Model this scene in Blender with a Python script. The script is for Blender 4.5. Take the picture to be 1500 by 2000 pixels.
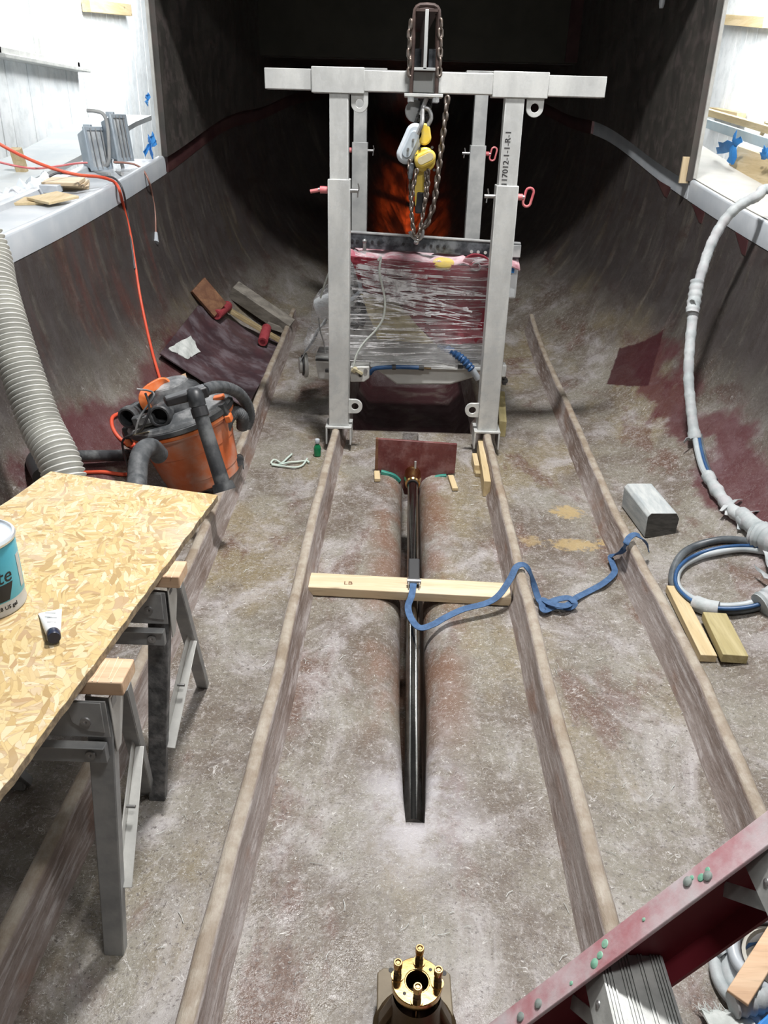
import bpy, bmesh, math, random
import numpy as np
from mathutils import Vector, Matrix
random.seed(7)
for o in list(bpy.data.objects): bpy.data.objects.remove(o)
SC = bpy.context.scene
COL = SC.collection
PI = math.pi

# ------------------------------------------------------------------ camera
FPX, CX, CY, CAMH = 1565.0, 750.0, 1000.0, 1.70
RM = np.array([[0.99936, 0.02592, 0.02461], [0.0334, -0.43202, -0.90124], [-0.01273, 0.90149, -0.43261]])
cd = bpy.data.cameras.new('camera')
cam = bpy.data.objects.new('camera', cd); COL.objects.link(cam)
cd.sensor_fit = 'VERTICAL'; cd.sensor_height = 32.0; cd.lens = FPX / 2000 * 32.0
cd.clip_start = 0.02; cd.clip_end = 100
_r, _u, _b = Vector(RM[0]), Vector(-RM[1]), Vector(-RM[2])
_m = Matrix((_r, _u, _b)).transposed().to_4x4(); _m.translation = (0, 0, CAMH)
cam.matrix_world = _m
SC.camera = cam

# ------------------------------------------------------------------ light and exposure
SC.view_settings.view_transform = 'Standard'; SC.view_settings.look = 'None'
SC.view_settings.gamma = 1.0; SC.view_settings.use_curve_mapping = False
SC.view_settings.exposure = 0.0
W = bpy.data.worlds.new('shed_light'); SC.world = W; W.use_nodes = True
W.node_tree.nodes['Background'].inputs[0].default_value = (0.92, 0.96, 1.0, 1)
W.node_tree.nodes['Background'].inputs[1].default_value = 0.06

def area(name, loc, target, size, energy, color=(1, 1, 1)):
    l = bpy.data.lights.new(name, 'AREA'); l.shape = 'RECTANGLE'; l.size, l.size_y = size
    l.energy = energy; l.color = color
    o = bpy.data.objects.new(name, l); COL.objects.link(o); o.location = loc
    o.rotation_euler = (Vector(target) - Vector(loc)).to_track_quat('-Z', 'Y').to_euler()
    return o
area('overhead_shop_light', (0.28, 3.15, 5.2), (0.2, 2.8, 0), (0.6, 0.35), 385, (1.0, 0.985, 0.97))
area('near_fill_light', (0.95, 0.3, 4.2), (0.1, 3.2, .6), (0.8, 0.3), 72, (1.0, 0.985, 0.97))  # added soft fill near the camera, brightens near floor and front faces
area('shed_lamp_left', (-2.5, 9.6, 4.3), (-3.5, 9.8, 1.2), (0.6, 5.0), 560, (0.95, 0.98, 1.0))
area('shed_lamp_right', (2.7, 8.4, 4.3), (3.7, 8.6, 1.2), (0.6, 4.5), 560, (0.97, 0.99, 1.0))
area('shed_lamp_bow', (0.12, 13.4, -0.3), (0.1, 11, .6), (1.0, 0.8), 34, (1.0, 0.97, 0.92))

# ------------------------------------------------------------------ measuring: a pixel of the photograph to a point in the hull
CP = np.array([0, 0, CAMH])
def ray(u, v): return RM.T @ np.array([(u - CX) / FPX, (v - CY) / FPX, 1.0])
def pz(u, v, z=0.0):
    d = ray(u, v); return Vector(CP + d * ((z - CAMH) / d[2]))
def py(u, v, y):
    d = ray(u, v); return Vector(CP + d * (y / d[1]))
def px(u, v, x):
    d = ray(u, v); return Vector(CP + d * (x / d[0]))
def pd(u, v, dep): return Vector(CP + ray(u, v) * dep)

# ------------------------------------------------------------------ hull shape
XC = 0.085
def lerp_tab(tab):
    xs = np.array([a for a, _ in tab], float); ys = np.array([b for _, b in tab], float)
    m = np.gradient(ys, xs)
    def fn(x):
        x = min(max(x, xs[0]), xs[-1])
        i = min(max(int(np.searchsorted(xs, x)) - 1, 0), len(xs) - 2)
        h = xs[i + 1] - xs[i]; t = (x - xs[i]) / h
        return float((2*t**3 - 3*t*t + 1)*ys[i] + (t**3 - 2*t*t + t)*h*m[i] + (-2*t**3 + 3*t*t)*ys[i+1] + (t**3 - t*t)*h*m[i+1])
    return fn
BEAM = lerp_tab([(-2, 1.78), (0, 1.83), (3, 1.86), (5, 1.86), (6.4, 1.83), (8.3, 1.72), (9.4, 1.58), (10.4, 1.30), (11.4, .86), (12.2, .42), (12.8, .06)])
SHEER = lerp_tab([(-2, .80), (0, .87), (2, .99), (3.5, 1.09), (4.5, 1.16), (6.3, 1.36), (8.4, 1.68), (9.2, 1.74), (10.3, 1.93), (11.5, 2.05), (12.8, 2.15)])
KEEL = lerp_tab([(-2, 0), (5, 0), (7, .0), (8.5, .04), (10, .10), (11, .22), (11.8, .50), (12.4, 1.15), (12.8, 2.05)])
VEE = lerp_tab([(-2, 0), (5, 0), (6.5, .05), (8, .25), (9.5, .55), (11, .9), (12.8, 1)])
WN = [0, .30, .48, .58, .66, .73, .79, .84, .885, .92, .95, .975, .99, 1.0]
ZN = [0, 0, .006, .022, .055, .105, .17, .25, .35, .46, .59, .73, .86, 1.0]
def zhull(x, y):
    b = BEAM(y); r = abs(x - XC) / b
    if r >= 1: return 9.0
    z = float(np.interp(r, WN, ZN)); v = VEE(y)
    k = KEEL(y)
    return k + (SHEER(y) - k) * (z * (1 - v) + (r ** 1.5) * v)
def ph(u, v, lift=0.0):
    d = ray(u, v); d = d / np.linalg.norm(d); t = .8
    while t < 14:
        p = CP + d * t
        if p[2] <= zhull(p[0], p[1]) + lift: break
        t += .004
    return Vector(p)
def on(x, y, lift=0.0): return Vector((x, y, zhull(x, y) + lift))

# ------------------------------------------------------------------ mesh helpers
def frame(d, up=Vector((0, 0, 1))):
    d = Vector(d).normalized()
    if abs(d.dot(up)) > .98: up = Vector((1, 0, 0))
    a = d.cross(up).normalized(); return a, a.cross(d).normalized() * 1.0
def smooth_path(pts, n=6, closed=False):
    P = [Vector(p) for p in pts]; out = []; m = len(P)
    rng = range(m if closed else m - 1)
    for i in rng:
        if closed: a, b, c, d = P[(i-1) % m], P[i], P[(i+1) % m], P[(i+2) % m]
        else: a, b, c, d = P[max(i-1, 0)], P[i], P[i+1], P[min(i+2, m-1)]
        for k in range(n):
            t = k / n
            out.append(.5 * ((2*b) + (c-a)*t + (2*a-5*b+4*c-d)*t*t + (3*b-a-3*c+d)*t**3))
    if not closed: out.append(P[-1])
    return out

class MB:
    def __init__(s): s.v = []; s.f = []
    def add(s, vs, fs):
        k = len(s.v); s.v += [Vector(v) for v in vs]; s.f += [tuple(i + k for i in f) for f in fs]; return s
    def box(s, c, size, rot=None, M=None):
        hx, hy, hz = size[0]/2, size[1]/2, size[2]/2
        vs = [Vector((x*hx, y*hy, z*hz)) for x in (-1, 1) for y in (-1, 1) for z in (-1, 1)]
        if M is not None: vs = [M @ v for v in vs]
        elif rot is not None:
            from mathutils import Euler
            R = Euler(rot).to_matrix(); vs = [R @ v for v in vs]
        c = Vector(c)
        return s.add([v + c for v in vs], [(0,1,3,2),(4,6,7,5),(0,4,5,1),(2,3,7,6),(0,2,6,4),(1,5,7,3)])
    def bar(s, p0, p1, w, h, up=Vector((0, 0, 1)), ends=None):
        p0, p1 = Vector(p0), Vector(p1); d = (p1 - p0).normalized(); a, b = frame(d, Vector(up))
        w1, h1 = ends or (w, h)
        vs = []
        for p, ww, hh in ((p0, w, h), (p1, w1, h1)):
            vs += [p + a*x*ww/2 + b*y*hh/2 for x, y in ((-1,-1),(1,-1),(1,1),(-1,1))]
        return s.add(vs, [(3,2,1,0),(4,5,6,7),(0,1,5,4),(1,2,6,5),(2,3,7,6),(3,0,4,7)])
    def tube(s, pts, r, seg=10, closed=False, caps=True, flat=None, up=Vector((0, 0, 1))):
        P = [Vector(p) for p in pts]; n = len(P)
        rr = r if callable(r) else (lambda i: r)
        rings = []; a = None
        for i in range(n):
            if closed: d = (P[(i+1) % n] - P[(i-1) % n])
            else: d = P[min(i+1, n-1)] - P[max(i-1, 0)]
            if d.length < 1e-9: d = Vector((0, 0, 1))
            d.normalize()
            if flat is not None:
                a, b = frame(d, Vector(up))
            else:
                if a is None: a, b = frame(d)
                else:
                    a = (a - d * a.dot(d))
                    if a.length < 1e-6: a, b = frame(d)
                    a.normalize(); b = a.cross(d).normalized()
            q = rr(i)
            if flat is None: rings.append([P[i] + a*math.cos(2*PI*k/seg)*q + b*math.sin(2*PI*k/seg)*q for k in range(seg)])
            else: rings.append([P[i] + a*x*flat[0]/2 + b*y*flat[1]/2 for x, y in ((-1,-1),(1,-1),(1,1),(-1,1))])
        m = len(rings[0]); vs = [v for g in rings for v in g]; fs = []
        for i in range(n if closed else n - 1):
            j = (i + 1) % n
            for k in range(m): fs.append((i*m+k, i*m+(k+1) % m, j*m+(k+1) % m, j*m+k))
        if caps and not closed: fs += [tuple(range(m))[::-1], tuple((n-1)*m + k for k in range(m))]
        return s.add(vs, fs)
    def cyl(s, p0, p1, r, r1=None, seg=20, caps=True):
        r1 = r if r1 is None else r1
        return s.tube([p0, p1], lambda i: (r, r1)[i], seg, caps=caps)
    def lathe(s, prof, o=(0, 0, 0), axis=(0, 0, 1), seg=32, caps=True):
        o = Vector(o); ax = Vector(axis).normalized(); a, b = frame(ax, Vector((0, 1, 0)))
        vs = []; fs = []; n = len(prof)
        for r, h in prof:
            for k in range(seg):
                t = 2*PI*k/seg; vs.append(o + ax*h + (a*math.cos(t) + b*math.sin(t))*r)
        for i in range(n-1):
            for k in range(seg):
                fs.append((i*seg+k, i*seg+(k+1) % seg, (i+1)*seg+(k+1) % seg, (i+1)*seg+k))
        if caps and prof[0][0] > 1e-6: fs.append(tuple(range(seg))[::-1])
        if caps and prof[-1][0] > 1e-6: fs.append(tuple((n-1)*seg + k for k in range(seg)))
        return s.add(vs, fs)
    def prism(s, poly, o, ax, ay, az, depth):
        o, ax, ay, az = Vector(o), Vector(ax), Vector(ay), Vector(az); n = len(poly)
        A = [o + ax*x + ay*y for x, y in poly]; B = [v + az*depth for v in A]
        return s.add(A + B, [tuple(range(n))[::-1], tuple(range(n, 2*n))] + [(i, (i+1) % n, n+(i+1) % n, n+i) for i in range(n)])
    def ringplate(s, outer, inner, o, ax, ay, az, depth):
        o, ax, ay, az = Vector(o), Vector(ax), Vector(ay), Vector(az); n = len(outer)
        L = [o + ax*x + ay*y for x, y in outer] + [o + ax*x + ay*y for x, y in inner]
        L += [v + az*depth for v in L]
        fs = []
        for i in range(n):
            j = (i+1) % n
            fs += [(i, n+i, n+j, j), (2*n+i, 2*n+j, 3*n+j, 3*n+i), (i, j, 2*n+j, 2*n+i), (n+i, 3*n+i, 3*n+j, n+j)]
        return s.add(L, fs)
    def grid(s, rows, thick=0.0, closed_u=False):
        n, m = len(rows), len(rows[0]); vs = [Vector(v) for r in rows for v in r]
        mm = m if closed_u else m - 1
        fs = [(i*m+k, i*m+(k+1) % m, (i+1)*m+(k+1) % m, (i+1)*m+k) for i in range(n-1) for k in range(mm)]
        if thick:
            nor = [Vector() for _ in vs]
            for f in fs:
                q = (vs[f[1]] - vs[f[0]]).cross(vs[f[2]] - vs[f[0]])
                for i in f: nor[i] += q
            k = len(vs); vs = vs + [v - (q.normalized() if q.length else Vector((0,0,1)))*thick for v, q in zip(vs, nor)]
            fs2 = [tuple(i + k for i in f[::-1]) for f in fs]
            edge = [(0, i, 0, i+1) for i in range(m-1)] + [(n-1, i+1, n-1, i) for i in range(m-1)]
            edge += [(i+1, 0, i, 0) for i in range(n-1)] + [(i, m-1, i+1, m-1) for i in range(n-1)]
            fs = fs + fs2 + [(a*m+b, c*m+d, c*m+d+k, a*m+b+k)[::-1] for a, b, c, d in edge]
        return s.add(vs, fs)
    def mesh(s, name, off=Vector((0, 0, 0)), ang=35, fix=True):
        me = bpy.data.meshes.new(name)
        me.from_pydata([tuple(v - off) for v in s.v], [], s.f)
        me.update()
        if fix:
            bm = bmesh.new(); bm.from_mesh(me); bmesh.ops.recalc_face_normals(bm, faces=bm.faces); bm.to_mesh(me); bm.free()
        me.polygons.foreach_set('use_smooth', [True] * len(me.polygons))
        me.set_sharp_from_angle(angle=math.radians(ang))
        return me

def top(o):
    while o.parent: o = o.parent
    return o
def thing(name, label, cat, loc, group=None):
    o = bpy.data.objects.new(name, None); COL.objects.link(o); o.location = Vector(loc); o.empty_display_size = .05
    o['label'] = label; o['category'] = cat
    if group: o['group'] = group
    return o
def put(mb, name, m, parent=None, bev=0, off=None, ang=35, label=None, stuff=False, fix=True):
    if off is None: off = top(parent).location if parent else Vector((0, 0, 0))
    me = mb.mesh(name, Vector(off), ang, fix); me.materials.append(m)
    o = bpy.data.objects.new(name, me); COL.objects.link(o)
    if parent: o.parent = parent
    else: o.location = Vector(off)
    if bev:
        b = o.modifiers.new('bevel', 'BEVEL'); b.width = bev; b.segments = 2; b.limit_method = 'ANGLE'; b.angle_limit = math.radians(40)
        b.harden_normals = False
    if label: o['label'] = label
    if stuff: o['kind'] = 'stuff'
    return o
def solo(mb, name, m, label, cat, loc, group=None, bev=0, ang=35):
    o = put(mb, name, m, None, bev, Vector(loc), ang)
    o['label'] = label; o['category'] = cat
    if group: o['group'] = group
    return o
def struct(mb, name, m, label=None, parent=None, bev=0, ang=35, off=None, fix=True):
    o = put(mb, name, m, parent, bev, off, ang, label, False, fix)
    if not parent: o['kind'] = 'structure'
    return o
def share(src, parent, mat4, name=None):
    o = src.copy(); COL.objects.link(o)
    if name: o.name = name
    o.parent = parent; o.matrix_local = mat4; return o

# ------------------------------------------------------------------ materials
class NT:
    def __init__(s, name):
        s.m = bpy.data.materials.new(name); s.m.use_nodes = True; s.t = s.m.node_tree; s.N = s.t.nodes
        s.b = s.N['Principled BSDF']; s.out = s.N['Material Output']
    def n(s, typ, ins=None, **kw):
        x = s.N.new(typ)
        for k, v in kw.items(): setattr(x, k, v)
        for k, v in (ins or {}).items():
            if isinstance(v, bpy.types.NodeSocket): s.t.links.new(v, x.inputs[k])
            else: x.inputs[k].default_value = v
        return x
    def pos(s): return s.n('ShaderNodeNewGeometry').outputs['Position']
    def obj(s): return s.n('ShaderNodeTexCoord').outputs['Object']
    def mapv(s, vec, scale=(1, 1, 1), rot=(0, 0, 0), loc=(0, 0, 0)):
        return s.n('ShaderNodeMapping', {'Vector': vec, 'Scale': scale, 'Rotation': rot, 'Location': loc}).outputs[0]
    def noise(s, vec, scale, detail=4, rough=.55, dist=0, out=0):
        return s.n('ShaderNodeTexNoise', {'Vector': vec, 'Scale': scale, 'Detail': detail, 'Roughness': rough, 'Distortion': dist}).outputs[out]
    def ss(s, val, lo, hi, a=0.0, b=1.0):
        return s.n('ShaderNodeMapRange', {'Value': val, 'From Min': lo, 'From Max': hi, 'To Min': a, 'To Max': b}, interpolation_type='SMOOTHSTEP').outputs[0]
    def math(s, op, a, b=0.0):
        return s.n('ShaderNodeMath', {0: a, 1: b}, operation=op).outputs[0]
    def mix(s, f, a, b, mode='MIX'):
        x = s.n('ShaderNodeMix', data_type='RGBA', blend_type=mode)
        for i, v in ((0, f), (6, a), (7, b)):
            if isinstance(v, bpy.types.NodeSocket): s.t.links.new(v, x.inputs[i])
            else: x.inputs[i].default_value = (tuple(v) + (1,)) if i else v
        return x.outputs[2]
    def bump(s, h, strength, dist=.01):
        x = s.n('ShaderNodeBump', {'Height': h, 'Strength': strength, 'Distance': dist}); s.t.links.new(x.outputs[0], s.b.inputs['Normal'])
        return x.outputs[0]
    def set(s, k, v):
        if isinstance(v, bpy.types.NodeSocket): s.t.links.new(v, s.b.inputs[k])
        else: s.b.inputs[k].default_value = (tuple(v) + (1,)) if k in ('Base Color', 'Emission Color') else v
def pm(name, c1, c2=None, scale=8, rough=.5, metal=0.0, bump=0.0, bscale=60, stretch=(1, 1, 1), dust=None, spec=.5, coat=0, lo=.35, hi=.68):
    t = NT(name); v = t.obj()
    if stretch != (1, 1, 1): v = t.mapv(v, stretch)
    col = None
    if c2 is not None: col = t.mix(t.ss(t.noise(v, scale, 6, .6), lo, hi), c1, c2)
    if dust is not None:
        dc, amt, dsc = dust
        f = t.math('MULTIPLY', t.ss(t.noise(t.obj(), dsc, 7, .65), .42, .68), amt)
        col = t.mix(f, col if col is not None else c1, dc)
        t.set('Roughness', t.ss(f, 0, amt, rough, min(1, rough + .3)))
    else: t.set('Roughness', rough)
    t.set('Base Color', col if col is not None else c1); t.set('Metallic', metal); t.set('Specular IOR Level', spec)
    if coat: t.set('Coat Weight', coat); t.set('Coat Roughness', .1)
    if bump: t.bump(t.noise(v, bscale, 4, .6), bump, .004)
    return t.m

def fibreglass(name, bright=1.0, translucent=False):
    t = NT(name); p = t.pos()
    sep = t.n('ShaderNodeSeparateXYZ', {0: p})
    lz = sep.outputs[2]
    k = lambda c: tuple(x * bright for x in c)
    col = t.mix(t.ss(t.noise(p, 2.3, 5, .6), .35, .66), k((.115, .088, .066)), k((.215, .198, .160)))
    col = t.mix(t.ss(t.noise(t.mapv(p, (1, .45, 1), loc=(3, 1, 2)), 1.9, 4, .6), .50, .64, 0, .85), col, k((.205, .165, .095)))
    col = t.mix(t.ss(t.noise(t.mapv(p, (1.2, .5, 1.2), loc=(7, 4, 5)), 2.6, 5, .65), .54, .63, 0, .8), col, k((.11, .055, .038)))
    # smears of sanding dust, thick on the bottom and thin up the sides
    hi = t.ss(lz, .12, .7, 1, .32)
    dn = t.noise(t.mapv(p, (1, .7, 1), loc=(1.5, 8, 0)), 3.6, 9, .72, .6)
    d = t.math('MULTIPLY', t.ss(dn, .46, .70), hi)
    col = t.mix(t.math('MULTIPLY', d, .78), col, k((.42, .395, .40)))
    dn2 = t.noise(p, 26, 6, .75, .4)
    col = t.mix(t.math('MULTIPLY', t.math('MULTIPLY', t.ss(dn2, .5, .72), hi), .6), col, k((.43, .405, .39)))
    col = t.mix(t.ss(t.noise(p, 55, 5, .7), .5, .75, 0, .55), col, k((.055, .042, .04)))
    g2 = t.noise(p, 130, 4, .75); g3 = t.noise(t.mapv(p, loc=(4, 4, 4)), 95, 3, .7)
    col = t.mix(t.math('MULTIPLY', t.ss(g2, .56, .68), t.ss(lz, .2, 1, .8, .2)), col, k((.40, .385, .36)))
    col = t.mix(t.ss(g3, .57, .68, 0, .75), col, k((.06, .045, .04)))
    sl = t.math('MULTIPLY', t.ss(t.math('ABSOLUTE', t.math('SUBTRACT', sep.outputs[0], XC)), .24, .12), t.math('MULTIPLY', t.ss(sep.outputs[1], 1.75, 2.2), t.ss(sep.outputs[1], 3.9, 4.1, 1, 0)))
    sl = t.math('MULTIPLY', sl, t.ss(t.noise(t.mapv(p, (1, .6, 1), loc=(2, 2, 2)), 4.2, 5, .6), .40, .56))
    col = t.mix(t.math('MULTIPLY', sl, .72), col, k((.165, .082, .050)))
    ex = t.math('SQRT', t.math('ADD', t.math('POWER', t.math('SUBTRACT', sep.outputs[0], XC), 2.0), t.math('MULTIPLY', t.math('POWER', t.math('SUBTRACT', sep.outputs[1], 1.66), 2.0), .35)))
    ex = t.math('MULTIPLY', t.ss(ex, .22, .05), t.ss(t.noise(p, 9, 6, .7), .3, .62))
    col = t.mix(t.math('MULTIPLY', ex, .75), col, k((.46, .44, .47)))
    # loose glass strands: thin curling lines, broken up
    def strands(sc, loc, w, dens):
        n = t.noise(t.mapv(p, loc=loc), sc, 1.5, .5, 2.4)
        line = t.ss(t.math('ABSOLUTE', t.math('SUBTRACT', n, .5)), 0, w, 1, 0)
        brk = t.ss(t.noise(t.mapv(p, loc=loc), sc * 1.7, 2, .5), dens, dens + .06)
        return t.math('MULTIPLY', line, brk)
    s1 = t.math('MAXIMUM', strands(9, (0, 0, 0), .007, .54), strands(15, (5, 2, 9), .009, .56))
    s1 = t.math('MAXIMUM', s1, strands(26, (2, 7, 3), .016, .53))
    s1 = t.math('MAXIMUM', s1, strands(46, (8, 3, 1), .026, .53))
    s1 = t.math('MULTIPLY', s1, t.ss(lz, .2, 1.2, 1, .4))
    col = t.mix(t.math('MULTIPLY', s1, .78), col, k((.62, .60, .58)))
    # darker, streaked tone higher up the sides
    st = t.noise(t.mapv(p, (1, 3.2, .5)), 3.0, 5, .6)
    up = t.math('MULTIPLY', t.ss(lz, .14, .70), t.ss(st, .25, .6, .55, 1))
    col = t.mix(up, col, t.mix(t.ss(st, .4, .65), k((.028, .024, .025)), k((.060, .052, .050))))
    # a wine red resin strip along each bilge
    ax = t.math('ABSOLUTE', t.math('SUBTRACT', sep.outputs[0], XC))
    wob = t.math('ADD', ax, t.math('MULTIPLY', t.math('SUBTRACT', t.noise(p, 2.2, 4, .6), .5), .5))
    band = t.math('MULTIPLY', t.ss(wob, 1.43, 1.49), t.ss(wob, 1.58, 1.68, 1, 0))
    band = t.math('MULTIPLY', band, t.math('MULTIPLY', t.ss(sep.outputs[1], 2.2, 3.0), t.ss(sep.outputs[1], 5.2, 5.9, 1, 0)))
    band = t.math('MULTIPLY', band, t.ss(lz, .45, .6, 1, 0))
    col = t.mix(t.math('MULTIPLY', band, .78), col, k((.082, .016, .024)))
    def spot(cx_, cy_, a, b, c, f, soft=.12):
        dx_, dy_ = t.math('MULTIPLY', t.math('ABSOLUTE', t.math('SUBTRACT', sep.outputs[0], cx_)), 1/a), t.math('MULTIPLY', t.math('ABSOLUTE', t.math('SUBTRACT', sep.outputs[1], cy_)), 1/b)
        q = t.math('ADD', dx_, dy_) if soft < .2 else t.math('ADD', t.math('MULTIPLY', dx_, dx_), t.math('MULTIPLY', dy_, dy_))
        if soft >= .2: q = t.math('ADD', q, t.math('MULTIPLY', t.math('SUBTRACT', t.noise(p, 30, 6, .75), .42), 3.2))
        q = t.math('ADD', q, t.math('MULTIPLY', t.math('SUBTRACT', t.noise(p, 14, 4, .6), .5), soft*2))
        return t.mix(t.math('MULTIPLY', t.ss(q, 1-soft, 1.0, 1, 0), f), col, k(c))
    col = spot(1.60, 5.42, .17, .42, (.050, .012, .016), .9, .08)
    for sx_, sy_, a_, b_, f_ in ((.86, 3.62, .10, .10, .8), (.83, 3.27, .16, .07, .75), (1.0, 3.3, .07, .05, .7), (.63, 3.30, .07, .07, .5)):
        col = spot(sx_, sy_, a_, b_, (.40, .29, .13), f_, .55)
    bay = t.math('MULTIPLY', t.math('MULTIPLY', t.ss(sep.outputs[1], 4.66, 4.80), t.ss(sep.outputs[1], 6.5, 6.8, 1, 0)), t.math('MULTIPLY', t.ss(ax, .40, .46, 1, 0), t.ss(t.noise(p, 5, 5, .6), .3, .5, .6, .95)))
    col = t.mix(bay, col, k((.050, .014, .018)))
    t.set('Base Color', col)
    wet = t.math('MULTIPLY', t.math('MULTIPLY', t.ss(sep.outputs[0], -.36, -.30), t.ss(sep.outputs[0], -.16, .02, 1, 0)), t.math('MULTIPLY', t.ss(sep.outputs[1], 1.55, 1.2), t.ss(t.noise(p, 6, 4, .6), .35, .55)))
    t.set('Roughness', t.math('SUBTRACT', t.ss(t.noise(p, 7, 5, .6), .3, .7, .32, .60), t.math('MULTIPLY', wet, .2)))
    h = t.math('ADD', t.math('MULTIPLY', t.noise(p, 75, 4, .7), 1.0), t.math('MULTIPLY', s1, .4))
    nb = t.bump(h, .45, .006)
    if translucent:
        # raw laminate lets lamp light through at the stem and in streaks on the port side
        y = sep.outputs[1]
        bow = t.math('MULTIPLY', t.math('MULTIPLY', t.math('MULTIPLY', t.ss(y, 9.9, 10.6), t.ss(ax, .10, .55, 1, 0)), t.math('MULTIPLY', t.ss(lz, .45, 1.45, 1, .07), t.ss(t.noise(t.mapv(p, loc=(3, 0, 6)), 3.2, 4, .6), .36, .62, .12, 1))), t.ss(t.noise(t.mapv(p, (1.3, 1, .45)), 1.7, 4, .6), .38, .66))
        rib = t.ss(t.math('ABSOLUTE', t.math('SUBTRACT', t.math('FRACT', t.math('MULTIPLY', t.math('ADD', lz, t.math('MULTIPLY', ax, -.45)), 2.1)), .5)), .03, .16)
        bow = t.math('MULTIPLY', bow, rib)
        port = t.math('MULTIPLY', t.ss(sep.outputs[0], -1.2, -1.35), t.ss(t.noise(t.mapv(p, (1, 2.6, .3), loc=(0, 2.1, 0)), 1.3, 3, .5), .55, .75))
        port = t.math('MULTIPLY', port, t.math('MULTIPLY', t.ss(lz, .5, .7), t.ss(y, 6, 6.6, 1, 0)))
        amt = t.math('ADD', t.math('MULTIPLY', bow, .75), t.math('MULTIPLY', port, .22))
        tr = t.n('ShaderNodeBsdfTranslucent', {'Color': (.85, .09, .015, 1), 'Normal': nb})
        mx = t.n('ShaderNodeMixShader', {0: amt, 1: t.b.outputs[0], 2: tr.outputs[0]})
        t.t.links.new(mx.outputs[0], t.out.inputs[0])
    return t.m

M = {}
M['hull'] = fibreglass('fibreglass', 1.0, True)
M['hullside'] = M['hull']
def stringer_mat():
    t = NT('stringer_laminate'); p = t.pos()
    col = t.mix(t.ss(t.noise(t.mapv(p, (1, .5, 1)), 4, 5, .65), .35, .65), (.15, .105, .085), (.30, .255, .235))
    col = t.mix(t.ss(t.noise(t.mapv(p, (6, 1.2, 14), loc=(3, 0, 0)), 5, 6, .7), .45, .68, 0, .75), col, (.50, .46, .45))
    col = t.mix(t.ss(t.noise(t.mapv(p, (2, 1, 2), loc=(9, 1, 4)), 3, 4, .6), .54, .68, 0, .6), col, (.20, .10, .06))
    col = t.mix(t.ss(t.noise(p, 60, 5, .7), .5, .75, 0, .4), col, (.09, .065, .05))
    nz = t.n('ShaderNodeSeparateXYZ', {0: t.n('ShaderNodeNewGeometry').outputs['Normal']}).outputs[2]
    col = t.mix(t.math('MULTIPLY', t.ss(nz, .45, .85), .72), col, t.mix(t.ss(t.noise(p, 12, 5, .7), .35, .65), (.26, .205, .14), (.42, .375, .30)))
    t.set('Base Color', col); t.set('Roughness', .55); t.bump(t.noise(t.mapv(p, (4, 1, 4)), 40, 5, .7), .5, .006)
    return t.m
M['stringer'] = stringer_mat()
M['gel'] = pm('white_gelcoat', (.40, .435, .47), (.48, .505, .53), 5, .4)
M['gelwarm'] = pm('cream_deck', (.36, .345, .30), (.42, .40, .355), 4, .5)
M['cabin'] = pm('dark_cabin_laminate', (.040, .038, .035), (.075, .07, .062), 3, .5, bump=.25, bscale=40, stretch=(1, 1.6, .35), dust=((.10, .075, .07), .55, 9))
M['cabinfar'] = pm('dark_olive_panel', (.050, .049, .038), (.068, .066, .05), 3, .55, bump=.2)
M['lip'] = pm('dark_red_flange', (.055, .022, .024), (.09, .045, .042), 5, .35, bump=.2)
M['alu'] = pm('mill_aluminium', (.50, .51, .50), (.66, .67, .65), 9, .42, .35, .12, 50, (1, 1, .35), dust=((.36, .37, .37), .5, 22))
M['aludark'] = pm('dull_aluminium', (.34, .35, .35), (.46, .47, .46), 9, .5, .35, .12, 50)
M['rust'] = pm('rusty_steel', (.040, .026, .023), (.085, .055, .047), 14, .55, .3, .3)
M['chain'] = pm('chain_steel', (.10, .075, .06), (.22, .19, .17), 30, .42, .7)
M['steel'] = pm('worn_steel', (.32, .32, .32), (.5, .5, .5), 20, .35, .8)
M['shiny'] = pm('polished_steel', (.24, .23, .215), (.17, .165, .155), 12, .15, 1.0, .04, 90)
M['black'] = pm('black_steel', (.022, .026, .032), (.07, .08, .09), 7, .45, .3, .15, dust=((.30, .33, .36), .5, 13))
M['blackplain'] = pm('black_plastic', (.015, .015, .017), (.03, .03, .032), 8, .4)
M['yellow'] = pm('yellow_paint', (.62, .44, .045), (.72, .53, .09), 9, .35, dust=((.42, .36, .2), .3, 30))
M['hoistgrey'] = pm('grey_hoist_cover', (.45, .50, .55), (.56, .60, .64), 10, .4)
M['redpaint'] = pm('red_pin_paint', (.50, .10, .12), (.62, .22, .22), 10, .4)
M['engine'] = pm('white_engine_paint', (.55, .56, .55), (.68, .68, .66), 8, .4, bump=.1)
M['pan'] = pm('oil_pan_paint', (.46, .46, .44), (.55, .55, .52), 6, .4)
M['darkiron'] = pm('dark_iron', (.03, .03, .032), (.08, .08, .08), 20, .45, .4)
M['maroon'] = pm('maroon_cloth', (.20, .014, .028), (.27, .03, .048), 6, .75, bump=.3, bscale=25)
M['khaki'] = pm('khaki_paper', (.36, .31, .185), (.46, .41, .27), 9, .7, bump=.5, bscale=18)
M['bluehose'] = pm('blue_rubber', (.015, .06, .16), (.03, .10, .24), 8, .4)
M['brass'] = pm('brass', (.50, .31, .12), (.60, .41, .19), 14, .19, 1.0, .05)
M['bronze'] = pm('dark_bronze', (.075, .05, .026), (.13, .09, .048), 8, .38, .85, .15)
M['bronzeplate'] = pm('bronze_plate', (.15, .12, .08), (.21, .175, .12), 8, .6, .2, .1)
M['plate'] = pm('maroon_laminate', (.105, .022, .022), (.16, .05, .045), 7, .4, bump=.3, dust=((.30, .18, .17), .45, 12))
M['teal'] = pm('green_sealant', (.02, .16, .13), (.05, .26, .20), 14, .5, bump=.3)
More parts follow.
